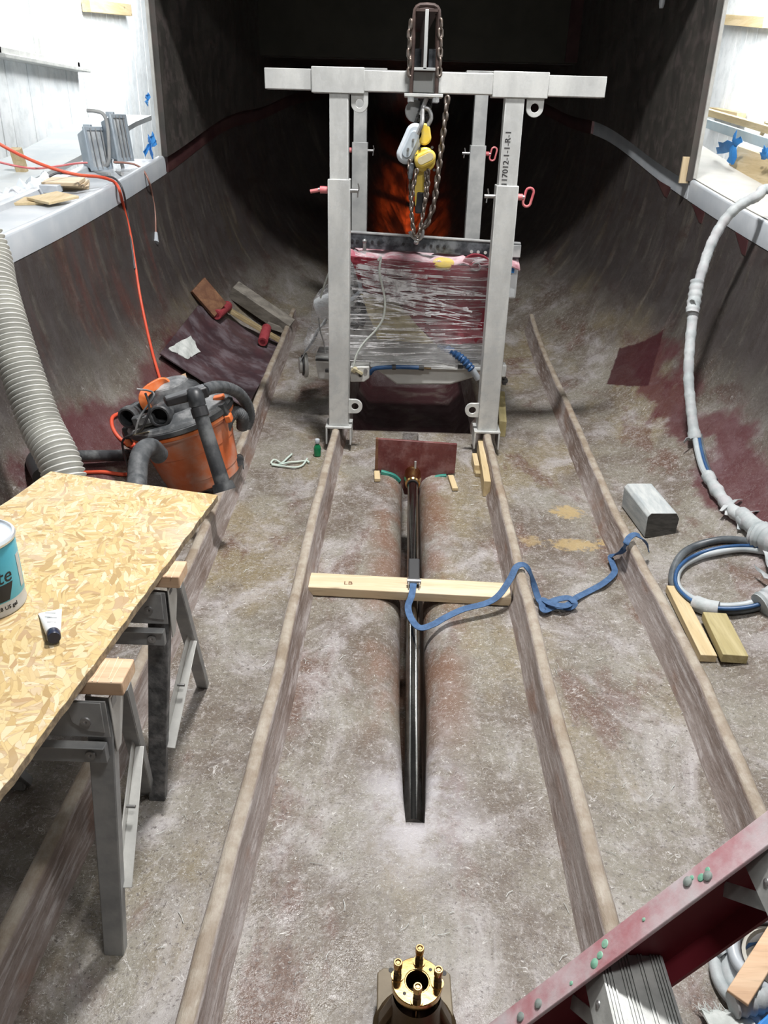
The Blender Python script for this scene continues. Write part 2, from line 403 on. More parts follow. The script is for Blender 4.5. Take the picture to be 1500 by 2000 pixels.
def wood(name, c1, c2, axis=0, rough=.6, knots=True):
    t = NT(name); v = t.obj(); s = [5, 5, 5]; s[axis] = .45
    v2 = t.mapv(v, tuple(s))
    n = t.noise(v2, 3.2, 5, .6, .6)
    g = t.noise(v2, 22, 4, .6)
    col = t.mix(t.ss(n, .38, .64), c1, c2)
    col = t.mix(t.ss(g, .5, .75, 0, .45), col, tuple(x * .62 for x in c1))
    if knots:
        vo = t.n('ShaderNodeTexVoronoi', {'Vector': t.mapv(v, tuple(.8 if i == axis else 2.2 for i in range(3))), 'Scale': 4.0})
        col = t.mix(t.ss(vo.outputs['Distance'], .04, .13, .8, 0), col, tuple(x * .4 for x in c1))
    t.set('Base Color', col); t.set('Roughness', rough); t.bump(g, .2, .003)
    return t.m
M['pine_x'] = wood('pine_along_x', (.60, .47, .30), (.70, .58, .42), 0)
M['pine_y'] = wood('pine_along_y', (.52, .40, .22), (.62, .50, .31), 1)
M['pine_z'] = wood('pine_along_z', (.58, .45, .27), (.68, .56, .38), 2)
M['treated'] = wood('treated_pine', (.36, .30, .14), (.47, .40, .22), 1)
M['endshade'] = pm('end_face_shade', (.055, .052, .048), (.10, .095, .088), 14, .85, bump=.4, stretch=(1, 1, 3))  # shade on the timber block's near end, put into the colour
M['oldwood'] = wood('grey_weathered_wood', (.16, .145, .125), (.27, .25, .215), 0)
M['brownwood'] = wood('brown_stained_wood', (.13, .055, .028), (.22, .11, .055), 0)
M['stick'] = wood('yellowed_wood', (.30, .23, .12), (.40, .32, .18), 0, knots=False)
M['sawtop'] = wood('sawhorse_timber', (.56, .36, .22), (.66, .47, .31), 0)
M['concrete'] = pm('grey_dusty_timber', (.34, .37, .38), (.50, .52, .51), 9, .75, bump=.3, stretch=(3, .6, 3))
def osb_mat():
    t = NT('strand_board'); v = t.obj(); col = None
    ramp = [((.33, .215, .085), 0), ((.47, .335, .145), .2), ((.53, .395, .185), .45), ((.57, .45, .25), .7), ((.60, .51, .35), .85), ((.38, .245, .12), 1)]
    prev = None
    for i, (rot, sc, loc) in enumerate(((-.45, .9, (0, 0, 0)), (-1.05, 1.1, (3, 1, 0)), (.35, .9, (6, 5, 0)), (-.15, 1.5, (2, 9, 0)), (1.3, 1.3, (4, 3, 0)))):
        nd = t.noise(v, 7, 2, .5, 0, 1)
        vv = t.n('ShaderNodeVectorMath', {0: v, 1: t.n('ShaderNodeVectorMath', {0: nd, 3: .10}, operation='SCALE').outputs[0]}, operation='ADD').outputs[0]
        vo = t.n('ShaderNodeTexVoronoi', {'Vector': t.mapv(t.mapv(vv, (1, 1, 1), (0, 0, rot)), (22 * sc, 78 * sc, 1), (0, 0, 0), loc), 'Scale': 1.0, 'Randomness': 1.0})
        sv = t.n('ShaderNodeSeparateColor', {0: vo.outputs['Color']})
        r = t.n('ShaderNodeValToRGB', {0: sv.outputs[0]}); e = r.color_ramp.elements
        while len(e) < len(ramp): e.new(.5)
        for q, (c, x) in zip(e, ramp): q.position = x; q.color = c + (1,)
        edge = t.n('ShaderNodeTexVoronoi', {'Vector': t.mapv(t.mapv(vv, (1, 1, 1), (0, 0, rot)), (22 * sc, 78 * sc, 1), (0, 0, 0), loc), 'Scale': 1.0}, feature='DISTANCE_TO_EDGE').outputs[0]
        c = t.mix(t.ss(edge, 0, .05, .55, 0), r.outputs[0], (.26, .16, .06))
        if prev is None: prev = c
        else: prev = t.mix(t.ss(sv.outputs[1], .50, .56), prev, c)
    prev = t.mix(t.ss(t.noise(v, 45, 4, .7), .55, .8, 0, .6), prev, (.36, .22, .09))
    dn = t.noise(t.mapv(v, loc=(2, 4, 0)), 2.2, 5, .6)
    prev = t.mix(t.ss(dn, .48, .72, 0, .5), prev, (.58, .53, .46))
    t.set('Base Color', prev); t.set('Roughness', .6); t.bump(t.noise(v, 60, 3, .6), .2, .003)
    return t.m
M['osb'] = osb_mat()
M['osbedge'] = pm('strand_board_edge', (.16, .12, .08), (.34, .26, .16), 60, .8, bump=.5)
M['galv'] = pm('dusty_grey_steel', (.27, .28, .285), (.40, .405, .40), 10, .5, .3, .1, dust=((.5, .5, .49), .4, 12))
M['galvlight'] = pm('pale_grey_steel', (.46, .46, .44), (.58, .58, .55), 10, .5, .2, .1)
M['spatter'] = pm('spattered_leg', (.07, .073, .076), (.22, .22, .22), 26, .6, 0, .8, 60)
M['orange'] = pm('dusty_orange_plastic', (.50, .10, .025), (.55, .16, .06), 6, .45, dust=((.50, .30, .23), .92, 5), lo=.3)
M['orangeclean'] = pm('orange_plastic', (.66, .13, .02), (.72, .20, .05), 8, .4, dust=((.6, .4, .3), .25, 12))
M['vacblack'] = pm('dusty_black_plastic', (.022, .024, .027), (.05, .052, .056), 9, .45, dust=((.30, .31, .31), .30, 11))
M['vaclid'] = pm('dusty_lid', (.05, .055, .06), (.10, .105, .11), 7, .5, dust=((.52, .52, .52), .75, 6))
M['vachose'] = pm('dusty_hose', (.05, .055, .06), (.11, .115, .12), 25, .6, bump=.4)
M['duct'] = pm('grey_duct_hose', (.50, .50, .47), (.62, .62, .58), 8, .5)
M['duct_d'] = M['duct']
M['cord'] = pm('orange_cord', (.62, .07, .03), (.68, .12, .06), 8, .5)
M['cordblack'] = pm('black_cord', (.04, .04, .045), (.09, .09, .095), 9, .5)
M['cordrust'] = pm('thin_rust_cord', (.26, .12, .09), (.36, .20, .16), 9, .5)
M['tapewhite'] = pm('white_wrap', (.33, .365, .375), (.47, .50, .505), 12, .6, bump=.6, bscale=30, dust=((.46, .40, .42), .4, 14))
M['cable'] = pm('grey_cable', (.055, .065, .075), (.13, .145, .155), 10, .4)
M['cablegrey'] = pm('pale_cable', (.36, .40, .42), (.46, .49, .50), 10, .45)
M['bluestrap'] = pm('blue_webbing', (.035, .085, .185), (.06, .13, .26), 40, .75, bump=.4, bscale=200)
M['bluetape'] = pm('blue_tape', (.03, .22, .62), (.06, .30, .72), 12, .6)
M['redfrp'] = pm('red_fibreglass_rail', (.42, .17, .19), (.56, .45, .47), 9, .45, bump=.2, dust=((.50, .47, .48), .95, 7))
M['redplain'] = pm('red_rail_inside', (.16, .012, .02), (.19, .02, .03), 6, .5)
M['tread'] = pm('dusty_tread', (.32, .33, .32), (.50, .51, .49), 7, .5, .35, .2, dust=((.60, .60, .57), .55, 9))
M['greenpaint'] = pm('green_paint_blob', (.14, .36, .25), (.28, .48, .36), 12, .5)
M['rivet'] = pm('rivet_green_grey', (.22, .27, .25), (.34, .36, .34), 30, .5, .3)
M['tealcan'] = pm('teal_label', (.06, .32, .42), (.08, .37, .47), 6, .35)
M['tin'] = pm('tin', (.62, .66, .70), (.7, .73, .76), 10, .3, .6)
M['lidwhite'] = pm('can_lid', (.70, .76, .82), (.74, .79, .84), 5, .35)
M['silverlabel'] = pm('silver_label', (.42, .43, .43), (.5, .5, .5), 8, .4)
M['ink'] = pm('black_ink', (.012, .012, .014), None, rough=.6)
M['tube'] = pm('white_tube', (.68, .72, .74), (.76, .78, .79), 9, .35)
M['capnavy'] = pm('navy_cap', (.008, .012, .03), (.012, .018, .045), 8, .35)
M['greenglass'] = pm('green_bottle', (.005, .13, .05), (.01, .18, .07), 8, .15)
M['string'] = pm('pale_green_cord', (.42, .52, .46), (.54, .60, .54), 40, .8)
M['rope'] = pm('pale_cord', (.50, .54, .50), (.62, .65, .60), 40, .7, bump=.6, bscale=150)
M['redroll'] = pm('red_roller_cover', (.26, .025, .035), (.34, .05, .06), 20, .85, bump=.8, bscale=80)
M['panel'] = pm('dark_purple_laminate', (.050, .030, .036), (.10, .055, .06), 3, .38, bump=.3, stretch=(1, 1, 1), dust=((.20, .18, .20), .55, 5))
M['fluff'] = pm('glass_fibre_mat', (.50, .53, .51), (.66, .68, .66), 20, .8, bump=.8)
M['shed'] = pm('whitewashed_board', (.80, .84, .86), (.90, .92, .92), 5, .7, stretch=(1, 1, .2), bump=.15, lo=.3, hi=.6, dust=((.50, .53, .53), .40, 7))
M['shedfloor'] = pm('pale_concrete', (.50, .54, .56), (.60, .62, .62), 3, .8)
M['lampbody'] = pm('grey_lamp_housing', (.34, .40, .46), (.46, .52, .57), 7, .45, .3)
M['lampglass'] = pm('lamp_glass', (.30, .33, .36), (.55, .58, .60), 9, .12)
def glow(name, c, s):
    t = NT(name); t.set('Base Color', c); t.set('Emission Color', c); t.set('Emission Strength', s); return t.m
M['paleblue'] = pm('pale_blue_strip', (.50, .62, .67), (.60, .69, .72), 5, .6)
M['daylight'] = glow('daylit_pane', (.95, .98, 1.0), 1.6)
def wrap_mat():
    t = NT('stretch_wrap'); v = t.obj()
    a = t.noise(t.mapv(v, (1.1, 1.1, 15), (0, .16, 0)), 3.2, 6, .7, .5)
    b = t.noise(t.mapv(v, (.8, .8, 24), (0, -.10, 0), (3, 1, 2)), 3.0, 5, .7, .4)
    c = t.noise(v, 3.4, 3, .5)
    s = t.math('MAXIMUM', t.ss(a, .525, .67), t.ss(b, .535, .69))
    al = t.math('ADD', t.math('MULTIPLY', s, .62), t.ss(c, .35, .75, .06, .30))
    t.set('Base Color', (.90, .90, .92)); t.set('Roughness', .13); t.set('Alpha', al); t.set('Specular IOR Level', .6)
    t.bump(t.math('ADD', a, t.math('MULTIPLY', b, .8)), .9, .02)
    return t.m
M['wrap'] = wrap_mat()

# ================================================================== STRUCTURE
def slot(y):
    d = float(np.interp(y, [1.60, 1.70, 4.66, 4.69], [0, 1, 1, 0]))
    a = float(np.interp(y, [1.60, 1.72, 2.1, 3.2], [.026, .032, .044, .046]))
    R = float(np.interp(y, [1.60, 1.75, 2.0, 2.4, 4.03, 4.08], [.012, .03, .065, .105, .105, .010]))
    return d, a, R
def hull_section(y):
    d, a, R = slot(y); b = BEAM(y); zf = KEEL(y)
    half = [(0, zf-.45*d), (a*.98, zf-.45*d), (a, zf-.22*d)]
    for k in range(8):
        t = k/7*PI/2; half.append((a + R*(1-math.cos(t)), zf - R*(1-math.sin(t))*d))
    w0 = a + R; w1 = max(.26*b, .0)
    rs = [w0 + (w1-w0)*k/5 for k in range(1, 6)] if w1 > w0 + .02 else [w0 + .002*k for k in range(1, 6)]
    for w in rs: half.append((w, None))
    base = max(w1, rs[-1])/b
    for k in range(1, 31):
        r = base + (1-base)*(1-(1-k/30)**1.12); half.append((min(r, 1.0)*b, None))
    out = []
    for w, z in half:
        if z is None:
            r = min(w/b, 1.0); v = VEE(y); zz = float(np.interp(r, WN, ZN)); z = zf + (SHEER(y)-zf)*(zz*(1-v) + r**1.5*v)
        rec = float(np.interp(y, [4.72, 4.80, 6.5, 6.6], [0, .24, .24, 0]))
        if rec and w < .42: z -= rec*min(1.0, (.42-w)/.05)
        out.append((w, z))
    return out
ys = sorted(set([round(-1.4 + .075*k, 4) for k in range(190) if -1.4 + .075*k < 12.76] + [1.58, 1.6, 1.63, 1.66, 1.68, 1.7, 1.73, 4.02, 4.05, 4.08, 4.64, 4.66, 4.69, 4.71, 4.74, 4.77, 4.80, 12.78]))
rows = []
for y in ys:
    h = hull_section(y)
    L = [Vector((XC - w, y, z)) for w, z in h[:0:-1]] + [Vector((XC + w, y, z)) for w, z in h]
    rows.append(L)
NC = len(rows[0]); mid = NC // 2; CUT = 3 + 8 + 5 + 17
G = np.array([[tuple(v) for v in r] for r in rows])
du = np.gradient(G, axis=1); dv = np.gradient(G, axis=0)
NRM = np.cross(du, dv); NRM /= np.maximum(np.linalg.norm(NRM, axis=2, keepdims=True), 1e-9)
def hull_piece(name, c0, c1, m, label):
    vs = G[:, c0:c1+1].reshape(-1, 3); nn = NRM[:, c0:c1+1].reshape(-1, 3); w = c1 - c0 + 1
    fs = [(i*w+k, i*w+k+1, (i+1)*w+k+1, (i+1)*w+k) for i in range(len(ys)-1) for k in range(w-1)]
    me = bpy.data.meshes.new(name); me.from_pydata([tuple(v) for v in vs], [], fs); me.update()
    me.polygons.foreach_set('use_smooth', [True]*len(me.polygons))
    me.normals_split_custom_set_from_vertices([tuple(v) for v in nn])
    me.materials.append(m); o = bpy.data.objects.new(name, me); COL.objects.link(o)
    o['kind'] = 'structure'; o['label'] = label; return o
hull_piece('floor', mid-CUT, mid+CUT, M['hull'], 'fibreglass boat bottom with a central shaft slot')
hull_piece('wall_left', 0, mid-CUT, M['hullside'], 'curved dark fibreglass hull side below the white left deck')
hull_piece('wall_right', mid+CUT, NC-1, M['hullside'], 'curved dark fibreglass hull side below the white right deck')

def sweep(sec, path, name, m, label, side=(1, 0, 0), bev=0, wob=0):
    mb = MB(); rws = []; sd = Vector(side)
    for p in path:
        j = Vector((random.uniform(-wob, wob), 0, random.uniform(-wob, wob)))
        rws.append([Vector(p) + sd*a + Vector((0, 0, b)) + j for a, b in sec])
    n, m_ = len(rws), len(sec); vs = [v for r in rws for v in r]
    fs = [(i*m_+k, i*m_+(k+1) % m_, (i+1)*m_+(k+1) % m_, (i+1)*m_+k) for i in range(n-1) for k in range(m_)]
    fs += [tuple(range(m_))[::-1], tuple((n-1)*m_+k for k in range(m_))]
    mb.add(vs, fs)
    return struct(mb, name, m, label, ang=50, bev=bev)
SH = .135
def string_sec(h, w):
    top_ = [(w/2*math.cos(t), h - .016 + .016*math.sin(t)) for t in (0, .35, .8, 1.2, PI/2, PI-1.2, PI-.8, PI-.35, PI)]
    return [(-w/2-.03, -.03), (w/2+.03, -.03), (w/2+.022, .006), (w/2+.005, .03)] + top_ + [(-w/2-.005, .03), (-w/2-.022, .006)]
def stringer(pts, y0, y1, label, h=SH, w=.044, dh=.07):
    fx = lerp_tab(pts); path = []; y = y0
    while y <= y1 + 1e-6:
        x = fx(y); path.append(Vector((x, y, zhull(x, y)))); y += .12
    return sweep(string_sec(h, w), path, 'stringer', M['stringer'], label, wob=.0022)
stringer([(-1, -.372), (1, -.372), (2, -.356), (3.2, -.362), (4.4, -.350), (7, -.345)], -.9, 6.8, 'left of the two inner stringers, straight fibreglass rail')
stringer([(-1, .512), (1, .510), (2, .508), (3.2, .511), (4.4, .519), (7, .525)], -.9, 6.8, 'right of the two inner stringers, dusty fibreglass rail')
stringer([(-1, .97), (1.5, .972), (2.2, 1.012), (3.06, 1.015), (4.8, 1.075), (7.3, 1.155)], -.9, 7.25, 'outer stringer on the right, under the hose side')
stringer([(-1, -.78), (1, -.80), (3, -.815), (3.9, -.842), (5.4, -.91), (7.2, -.955)], -.9, 7.15, 'outer stringer on the left, behind the orange vacuum')

# white side decks
DH = .125
def deck(sd, y0, y1, name, wide, label, m):
    if wide == 'tray':
        sec = [(0, 0), (0, DH-.012), (.006, DH-.003), (.014, DH), (.036, DH), (.046, DH-.006), (.056, DH-.03), (.36, DH-.03), (.37, DH-.004), (.385, DH), (.42, DH), (.425, -.02), (.41, -.02), (.40, DH-.05), (.02, DH-.05), (.02, 0)]
    elif wide == 'flat':
        sec = [(0, 0), (0, DH-.012), (.006, DH-.003), (.014, DH), (.03, DH), (.03, 0)]
    else:
        sec = [(0, 0), (0, DH-.008), (.006, DH), (.045, DH), (.045, 0)]
    path = []; y = y0
    while y <= y1 + 1e-6:
        path.append(Vector((XC + sd*BEAM(y), y, SHEER(y)-.004))); y += .1
    sec = [(a*sd - .004*sd, b) for a, b in sec]
    return sweep(sec, path, name, m, label)
deck(-1, -1.2, 6.36, 'trim_1', 'tray', 'white side deck with a raised inner lip on the left', M['gel'])
deck(1, -1.2, 5.92, 'trim_2', 'flat', 'white side deck edge on the right', M['gel'])
sweep([(.03, DH-.012), (.03, DH+.001), (.25, DH), (.56, DH-.02), (.56, DH-.05)], [Vector((XC + BEAM(y), y, SHEER(y))) for y in np.arange(-1.2, 7.6, .1)], 'trim_10', M['gelwarm'], 'cream top of the right side deck')
deck(1, 5.92, 8.6, 'trim_3', 'lip', 'white deck edge running forward under the right cabin wall', M['gel'])
deck(-1, 6.36, 12.6, 'trim_4', 'lip', 'dark red flange under the left cabin wall', M['lip'])
deck(1, 8.6, 12.6, 'trim_5', 'lip', 'dark red flange ahead of the white right deck edge', M['lip'])

# cabin walls, front bulkhead, foredeck, added roof
def cabin(sd, y0, name, label):
    mb = MB(); n = 40; outer = []; inner = []
    zs = [None, 1.9, 2.3, 2.8, 3.3]
    rws = []
    for i in range(n+1):
        y = y0 + (12.55-y0)*i/n; x = XC + sd*(BEAM(y) + .012)
        zb = SHEER(y) + DH - .01
        rws.append([Vector((x - sd*.02*0, y, zb + (2.93-zb)*k/5)) for k in range(6)])
    mb.grid(rws, .045 if sd < 0 else -.045)
    return struct(mb, name, M['cabin'], label)
cabin(-1, 6.27, 'wall_left_cabin', 'dark cabin side on the left')
cabin(1, 5.90, 'wall_right_cabin', 'dark cabin side on the right')
mb = MB().box((.10, 9.22, 2.63), (3.5, .05, .62)); struct(mb, 'wall_front', M['cabinfar'], 'dark olive bulkhead ahead of the gantry')
mb = MB().box((.10, 11.0, 2.33), (3.2, 3.5, .04)); struct(mb, 'ceiling_foredeck', M['cabin'], 'underside of the foredeck')
mb = MB().box((.10, 9.3, 2.95), (4.2, 7.0, .05)); struct(mb, 'ceiling_shade', M['cabin'], 'unseen roof over the forward end, set to keep light off the bow')  # added out of view to cut the overhead lamp off the bow
mb = MB().box((XC-BEAM(6.27)-.018, 6.262, 2.2), (.022, .014, 1.45)); struct(mb, 'trim_6', M['galvlight'], 'pale edge of the left cabin side')
mb = MB().box((XC+BEAM(5.9)+.018, 5.892, 2.18), (.022, .014, 1.48)); struct(mb, 'trim_7', M['galvlight'], 'pale edge of the right cabin side')
mb = MB().box((1.66, 9.19, 2.63), (.22, .02, .60)); struct(mb, 'trim_8', M['lip'], 'dark red strip at the edge of the front bulkhead')

# shed outside both openings
def shed(x, name, y0, y1, z0, z1, label, w=.235):
    sd = 1 if x > 0 else -1
    mb = MB().box((x + sd*.07, (y0+y1)/2, (z0+z1)/2), (.05, y1-y0, z1-z0)); wl = struct(mb, name, M['shed'], label)
    y = y0; k = 0
    while y < y1:
        ww = w*random.uniform(.92, 1.08); dx = random.uniform(-.006, .006)
        if not (sd < 0 and 7.62 < y + ww/2 < 9.42):
            b = MB().box((x + sd*dx, y + ww/2, (z0+z1)/2), (.04, ww-.005, z1-z0)); put(b, 'plank', M['shed'], wl, bev=.004)
        else:
            b = MB().box((x + sd*dx, y + ww/2, (z0+2.2)/2), (.04, ww-.005, 2.2-z0)); put(b, 'plank', M['shed'], wl, bev=.004)
            b = MB().box((x + sd*dx, y + ww/2, (4.2+z1)/2), (.04, ww-.005, z1-4.2)); put(b, 'plank', M['shed'], wl, bev=.004)
        y += ww
    return wl
shed(-3.5, 'wall_shed_left', 1.0, 19, -.85, 5.0, 'whitewashed plank wall of the shed seen past the left deck')
shed(3.7, 'wall_shed_right', 1.0, 16, -.85, 5.0, 'whitewashed plank wall of the shed seen past the right deck', .30)
mb = MB().box((0, 9, -.9), (16, 22, .06)); struct(mb, 'floor_shed', M['shedfloor'], 'pale shed floor outside the hull')
# window on the left shed wall
mb = MB(); xw = -3.47
for yy in (7.62, 9.42): mb.box((xw, yy, 3.2), (.09, .07, 2.07))
for zz in (2.2, 4.2): mb.box((xw, 8.52, zz), (.09, 1.87, .07))
mb.box((xw+.05, 8.52, 2.16), (.16, 2.0, .035))
wn = struct(mb, 'window_1', M['galvlight'], 'bright shed window past the left deck', bev=.006)
for yy in (8.06, 8.98):
    put(MB().box((xw-.02, yy, 3.2), (.015, .84, 1.95)), 'pane', M['daylight'], wn)
put(MB().box((xw, 8.52, 3.2), (.05, .05, 1.95)), 'mullion', M['galvlight'], wn)

# ================================================================== GANTRY
gantry = thing('gantry_frame', 'aluminium gantry frame standing on the inner stringers over the wrapped engine', 'gantry', (.09, 4.42, SH))
def stadium(hw, hh, n=10, ang=0):
    r = min(hw, hh); P = []
    for k in range(2*n):
        t = 2*PI*(k+.5)/(2*n); c, s = math.cos(t), math.sin(t)
        P.append((c*r + math.copysign(hw-r, c), s*r + math.copysign(hh-r, s)))
    if ang: P = [(x*math.cos(ang)-y*math.sin(ang), x*math.sin(ang)+y*math.cos(ang)) for x, y in P]
    return P
def lug(c, side, parent, m, down=False, R=.042, ri=.02):
    n = 24; outer = []; inner = []
    for k in range(n):
        t = 2*PI*k/n; cx_, sz = math.cos(t), math.sin(t)
        x, z = cx_*R, sz*R
        if down:
            if sz > 0: z = .055; x = max(-R, min(R, cx_*R*1.5))
        elif cx_*side < 0: x = -side*.055; z = max(-R, min(R, sz*R*1.5))
        outer.append((x, z)); inner.append((cx_*ri, sz*ri))
    mb = MB().ringplate(outer, inner, Vector(c) + Vector((0, -.008, 0)), (1, 0, 0), (0, 0, 1), (0, 1, 0), .016)
    return put(mb, 'lifting_lug', m, parent, bev=.002)
def tube_box(x, y, z0, z1, w, wall=.007):
    mb = MB(); h = w/2
    o = [(-h, -h), (h, -h), (h, h), (-h, h)]; i = [(a*(h-wall)/h, b*(h-wall)/h) for a, b in o]
    mb.ringplate(o, i, (x, y, z0), (1, 0, 0), (0, 1, 0), (0, 0, 1), z1-z0); return mb
NY, FY = 4.42, 6.4
LEGS = [(-.336, NY, 1.838, 1.458, 'near', -1), (.518, NY, 1.838, 1.450, 'near', 1), (-.336, FY, 1.95, 1.60, 'far', -1), (.518, FY, 1.95, 1.60, 'far', 1)]
for x, y, zt, zs, wh, sd in LEGS:
    zb = zhull(x, y) + SH
    lw = put(tube_box(x, y, zb+.012, zs, .112), 'lower_leg', M['alu'] if wh == 'near' else M['aludark'], gantry, bev=.004)
    up = put(tube_box(x, y, zb+.5, zt+.01, .093), 'upper_leg', M['alu'] if wh == 'near' else M['aludark'], gantry, bev=.004)
    mb = MB().box((x, y, zb+.006), (.15, .15, .012))
    for q in (-1, 1): mb.box((x+q*.069, y, zb-.045), (.010, .15, .10))
    put(mb, 'foot_saddle', M['alu'], gantry, bev=.002)
    # locking pin
    zp = zs-.055
    pin = put(MB().cyl((x-.11, y, zp), (x+.095, y, zp), .010, seg=12), 'locking_pin', M['steel'], gantry)
    hx = x + sd*.088
    if sd < 0: mb = MB().cyl((x-.06, y, zp), (x-.10, y, zp), .018, seg=14).cyl((x-.10, y, zp), (x-.15, y, zp-.01), .010, seg=10)
    else:
        mb = MB().cyl((x+.06, y, zp), (x+.085, y, zp), .016, seg=14)
        mb.tube([Vector((x+.115+a, y, zp+b)) for a, b in stadium(.02, .045, 8, -.2)], .0065, 8, closed=True)
    put(mb, 'pin_handle', M['redpaint'], pin)
    qx = x - sd*.095
    put(MB().tube([(qx, y-.005, zp+.035), (qx+.006, y, zp+.012), (qx, y, zp-.012), (qx-.002, y, zp-.032)], .0035, 6), 'cotter', M['steel'], pin)
    if wh == 'near':
        lug((x+.1 if sd < 0 else x+.1, y-.03, zt-.035), 1, gantry, M['alu'], down=True)
        lug((x+(.092 if sd < 0 else -.092), y-.03, zb+.125), 1 if sd < 0 else -1, gantry, M['alu'])
def beam(y, z0, z1, xa, xb, sl, m):
    mb = MB(); h = (z1-z0)/2
    o = [(-.046, -h), (.046, -h), (.046, h), (-.046, h)]; i = [(a*.85, b*.85) for a, b in o]
    mb.ringplate(o, i, (xa, y, (z0+z1)/2), (0, 1, 0), (0, 0, 1), (1, 0, 0), xb-xa); put(mb, 'cross_beam', m, gantry, bev=.003)
    for a, b in sl:
        o2 = [(-.056, -h-.011), (.056, -h-.011), (.056, h+.011), (-.056, h+.011)]; i2 = [(-.047, -h-.001), (.047, -h-.001), (.047, h+.001), (-.047, h+.001)]
        mb = MB().ringplate(o2, i2, (a, y, (z0+z1)/2), (0, 1, 0), (0, 0, 1), (1, 0, 0), b-a); put(mb, 'beam_sleeve', m, gantry, bev=.003)
beam(NY, 1.855, 1.945, -.695, .948, ((-.468, -.212), (.405, .672)), M['alu'])
beam(FY, 1.965, 2.06, -.52, .74, ((-.40, -.15), (.40, .66)), M['aludark'])
# runway I beam across the two cross beams, held by a rusty U clamp
ib = MB()
y0, y1 = 4.30, 6.62
def slope(y): return (y-NY)/(FY-NY)*.115
for (w, za, zb_) in ((.100, 1.946, 1.958), (.010, 1.958, 2.190), (.100, 2.190, 2.202)):
    x0, x1 = .074-w/2, .074+w/2
    ib.add([(x0, y0, za+slope(y0)), (x1, y0, za+slope(y0)), (x1, y0, zb_+slope(y0)), (x0, y0, zb_+slope(y0)), (x0, y1, za+slope(y1)), (x1, y1, za+slope(y1)), (x1, y1, zb_+slope(y1)), (x0, y1, zb_+slope(y1))],
           [(0,1,2,3), (7,6,5,4), (0,4,5,1), (1,5,6,2), (2,6,7,3), (3,7,4,0)])
put(ib, 'runway_beam', M['rust'], gantry)
put(MB().box((.074, 4.294, 2.07), (.016, .010, .24)).box((.074, 4.294, 1.951), (.100, .010, .012)), 'runway_beam_end', M['aludark'], gantry, bev=.001)
for yy in (4.340, 4.492):
    w = .057; P = [(.074-w-.004, yy, 1.84), (.074-w, yy, 2.16)]
    for k in range(9):
        t = PI - PI*k/8; cx_ = math.cos(t); P.append((.074 + math.copysign(abs(cx_)**.6, cx_)*w if abs(cx_) > 1e-6 else .074, yy, 2.165 + .048*math.sin(t)**.6))
    P += [(.074+w, yy, 2.16), (.074+w+.004, yy, 1.84)]
    uc = put(MB().tube(P, 0, flat=(.015, .03), up=(0, 1, 0)) if False else MB().tube(P, .0105, 10), 'u_clamp', M['rust'], gantry)
    for q in (-1, 1):
        put(MB().cyl((.074+q*.061, yy, 1.815), (.074+q*.061, yy, 1.838), .017, seg=6), 'nut', M['steel'], uc)
put(MB().box((.074, NY, 1.843), (.185, .20, .014)), 'clamp_plate', M['alu'], gantry, bev=.002)
put(MB().box((.068, 4.366, 1.900), (.098, .012, .088)), 'shaded_face_plate', M['aludark'], gantry, bev=.002)  # added grey plate carrying the shade on the beam face inside the clamp
for q in (-1, 1): put(MB().box((.074+q*.036, 4.43, 2.0), (.038, .06, .085)), 'spacer_block', M['black'], gantry, bev=.002)
# stencil on the right near upper leg
def text_mesh(body, size, ext=.0006):
    c = bpy.data.curves.new('lettering', 'FONT'); c.body = body; c.size = size; c.extrude = ext; c.align_x = 'CENTER'; c.align_y = 'CENTER'; c.resolution_u = 3
    o = bpy.data.objects.new('lettering', c); COL.objects.link(o)
    dg = bpy.context.evaluated_depsgraph_get(); me = bpy.data.meshes.new_from_object(o.evaluated_get(dg)); bpy.data.objects.remove(o); bpy.data.curves.remove(c)
    return me
def text_on(body, size, loc, xa, ya, parent, m, name='lettering', bend=None):
    me = text_mesh(body, size); xa, ya = Vector(xa).normalized(), Vector(ya).normalized(); za = xa.cross(ya)
    off = top(parent).location; loc = Vector(loc)
    for v in me.vertices:
        if bend: w = bend(v.co)
        else: w = loc + xa*v.co.x + ya*v.co.y + za*v.co.z
        v.co = w - off
    me.materials.clear(); me.materials.append(m)
    o = bpy.data.objects.new(name, me); COL.objects.link(o); o.parent = parent; return o
text_on('117012-1-1-R-1', .040, (.500, NY-.0475, 1.575), (0, 0, 1), (-1, 0, 0), gantry, M['ink'], 'stencil_number')

# ------------------------------------------------------------------ hoists and chains
def link_mesh(L, Wd, r):
    mb = MB(); mb.tube([Vector((a, 0, b)) for a, b in stadium(Wd/2-r, L/2-r, 5)], r, 6, closed=True); me = mb.mesh('link', ang=80); me.materials.append(M['chain']); return me
def chain(parent, pts, L, Wd, r, me=None, twist=0.0):
    me = me or link_mesh(L, Wd, r); pitch = L - 2*r*1.15
    P = smooth_path(pts, 10); acc = [0]
    for a, b in zip(P, P[1:]): acc.append(acc[-1] + (b-a).length)
    n = max(2, int(acc[-1]/pitch)); off = parent.location
    for k in range(n):
        s = (k+.5)*acc[-1]/n; i = min(max(int(np.searchsorted(acc, s))-1, 0), len(P)-2)
        t = (s-acc[i])/max(acc[i+1]-acc[i], 1e-9); p = P[i].lerp(P[i+1], t); d = (P[i+1]-P[i]).normalized()
        up = Vector((0, 1, 0)) if abs(d.y) < .9 else Vector((1, 0, 0))
        x = up.cross(d).normalized(); y = d.cross(x).normalized()
        a = (PI/2 if k % 2 else 0) + .5 + twist + random.uniform(-.12, .12)
        x2 = x*math.cos(a) + y*math.sin(a); y2 = d.cross(x2)
        o = bpy.data.objects.new('link', me); COL.objects.link(o); o.parent = parent
        mm = Matrix((x2, y2, d)).transposed().to_4x4(); mm.translation = p - off; o.matrix_local = mm
    return me
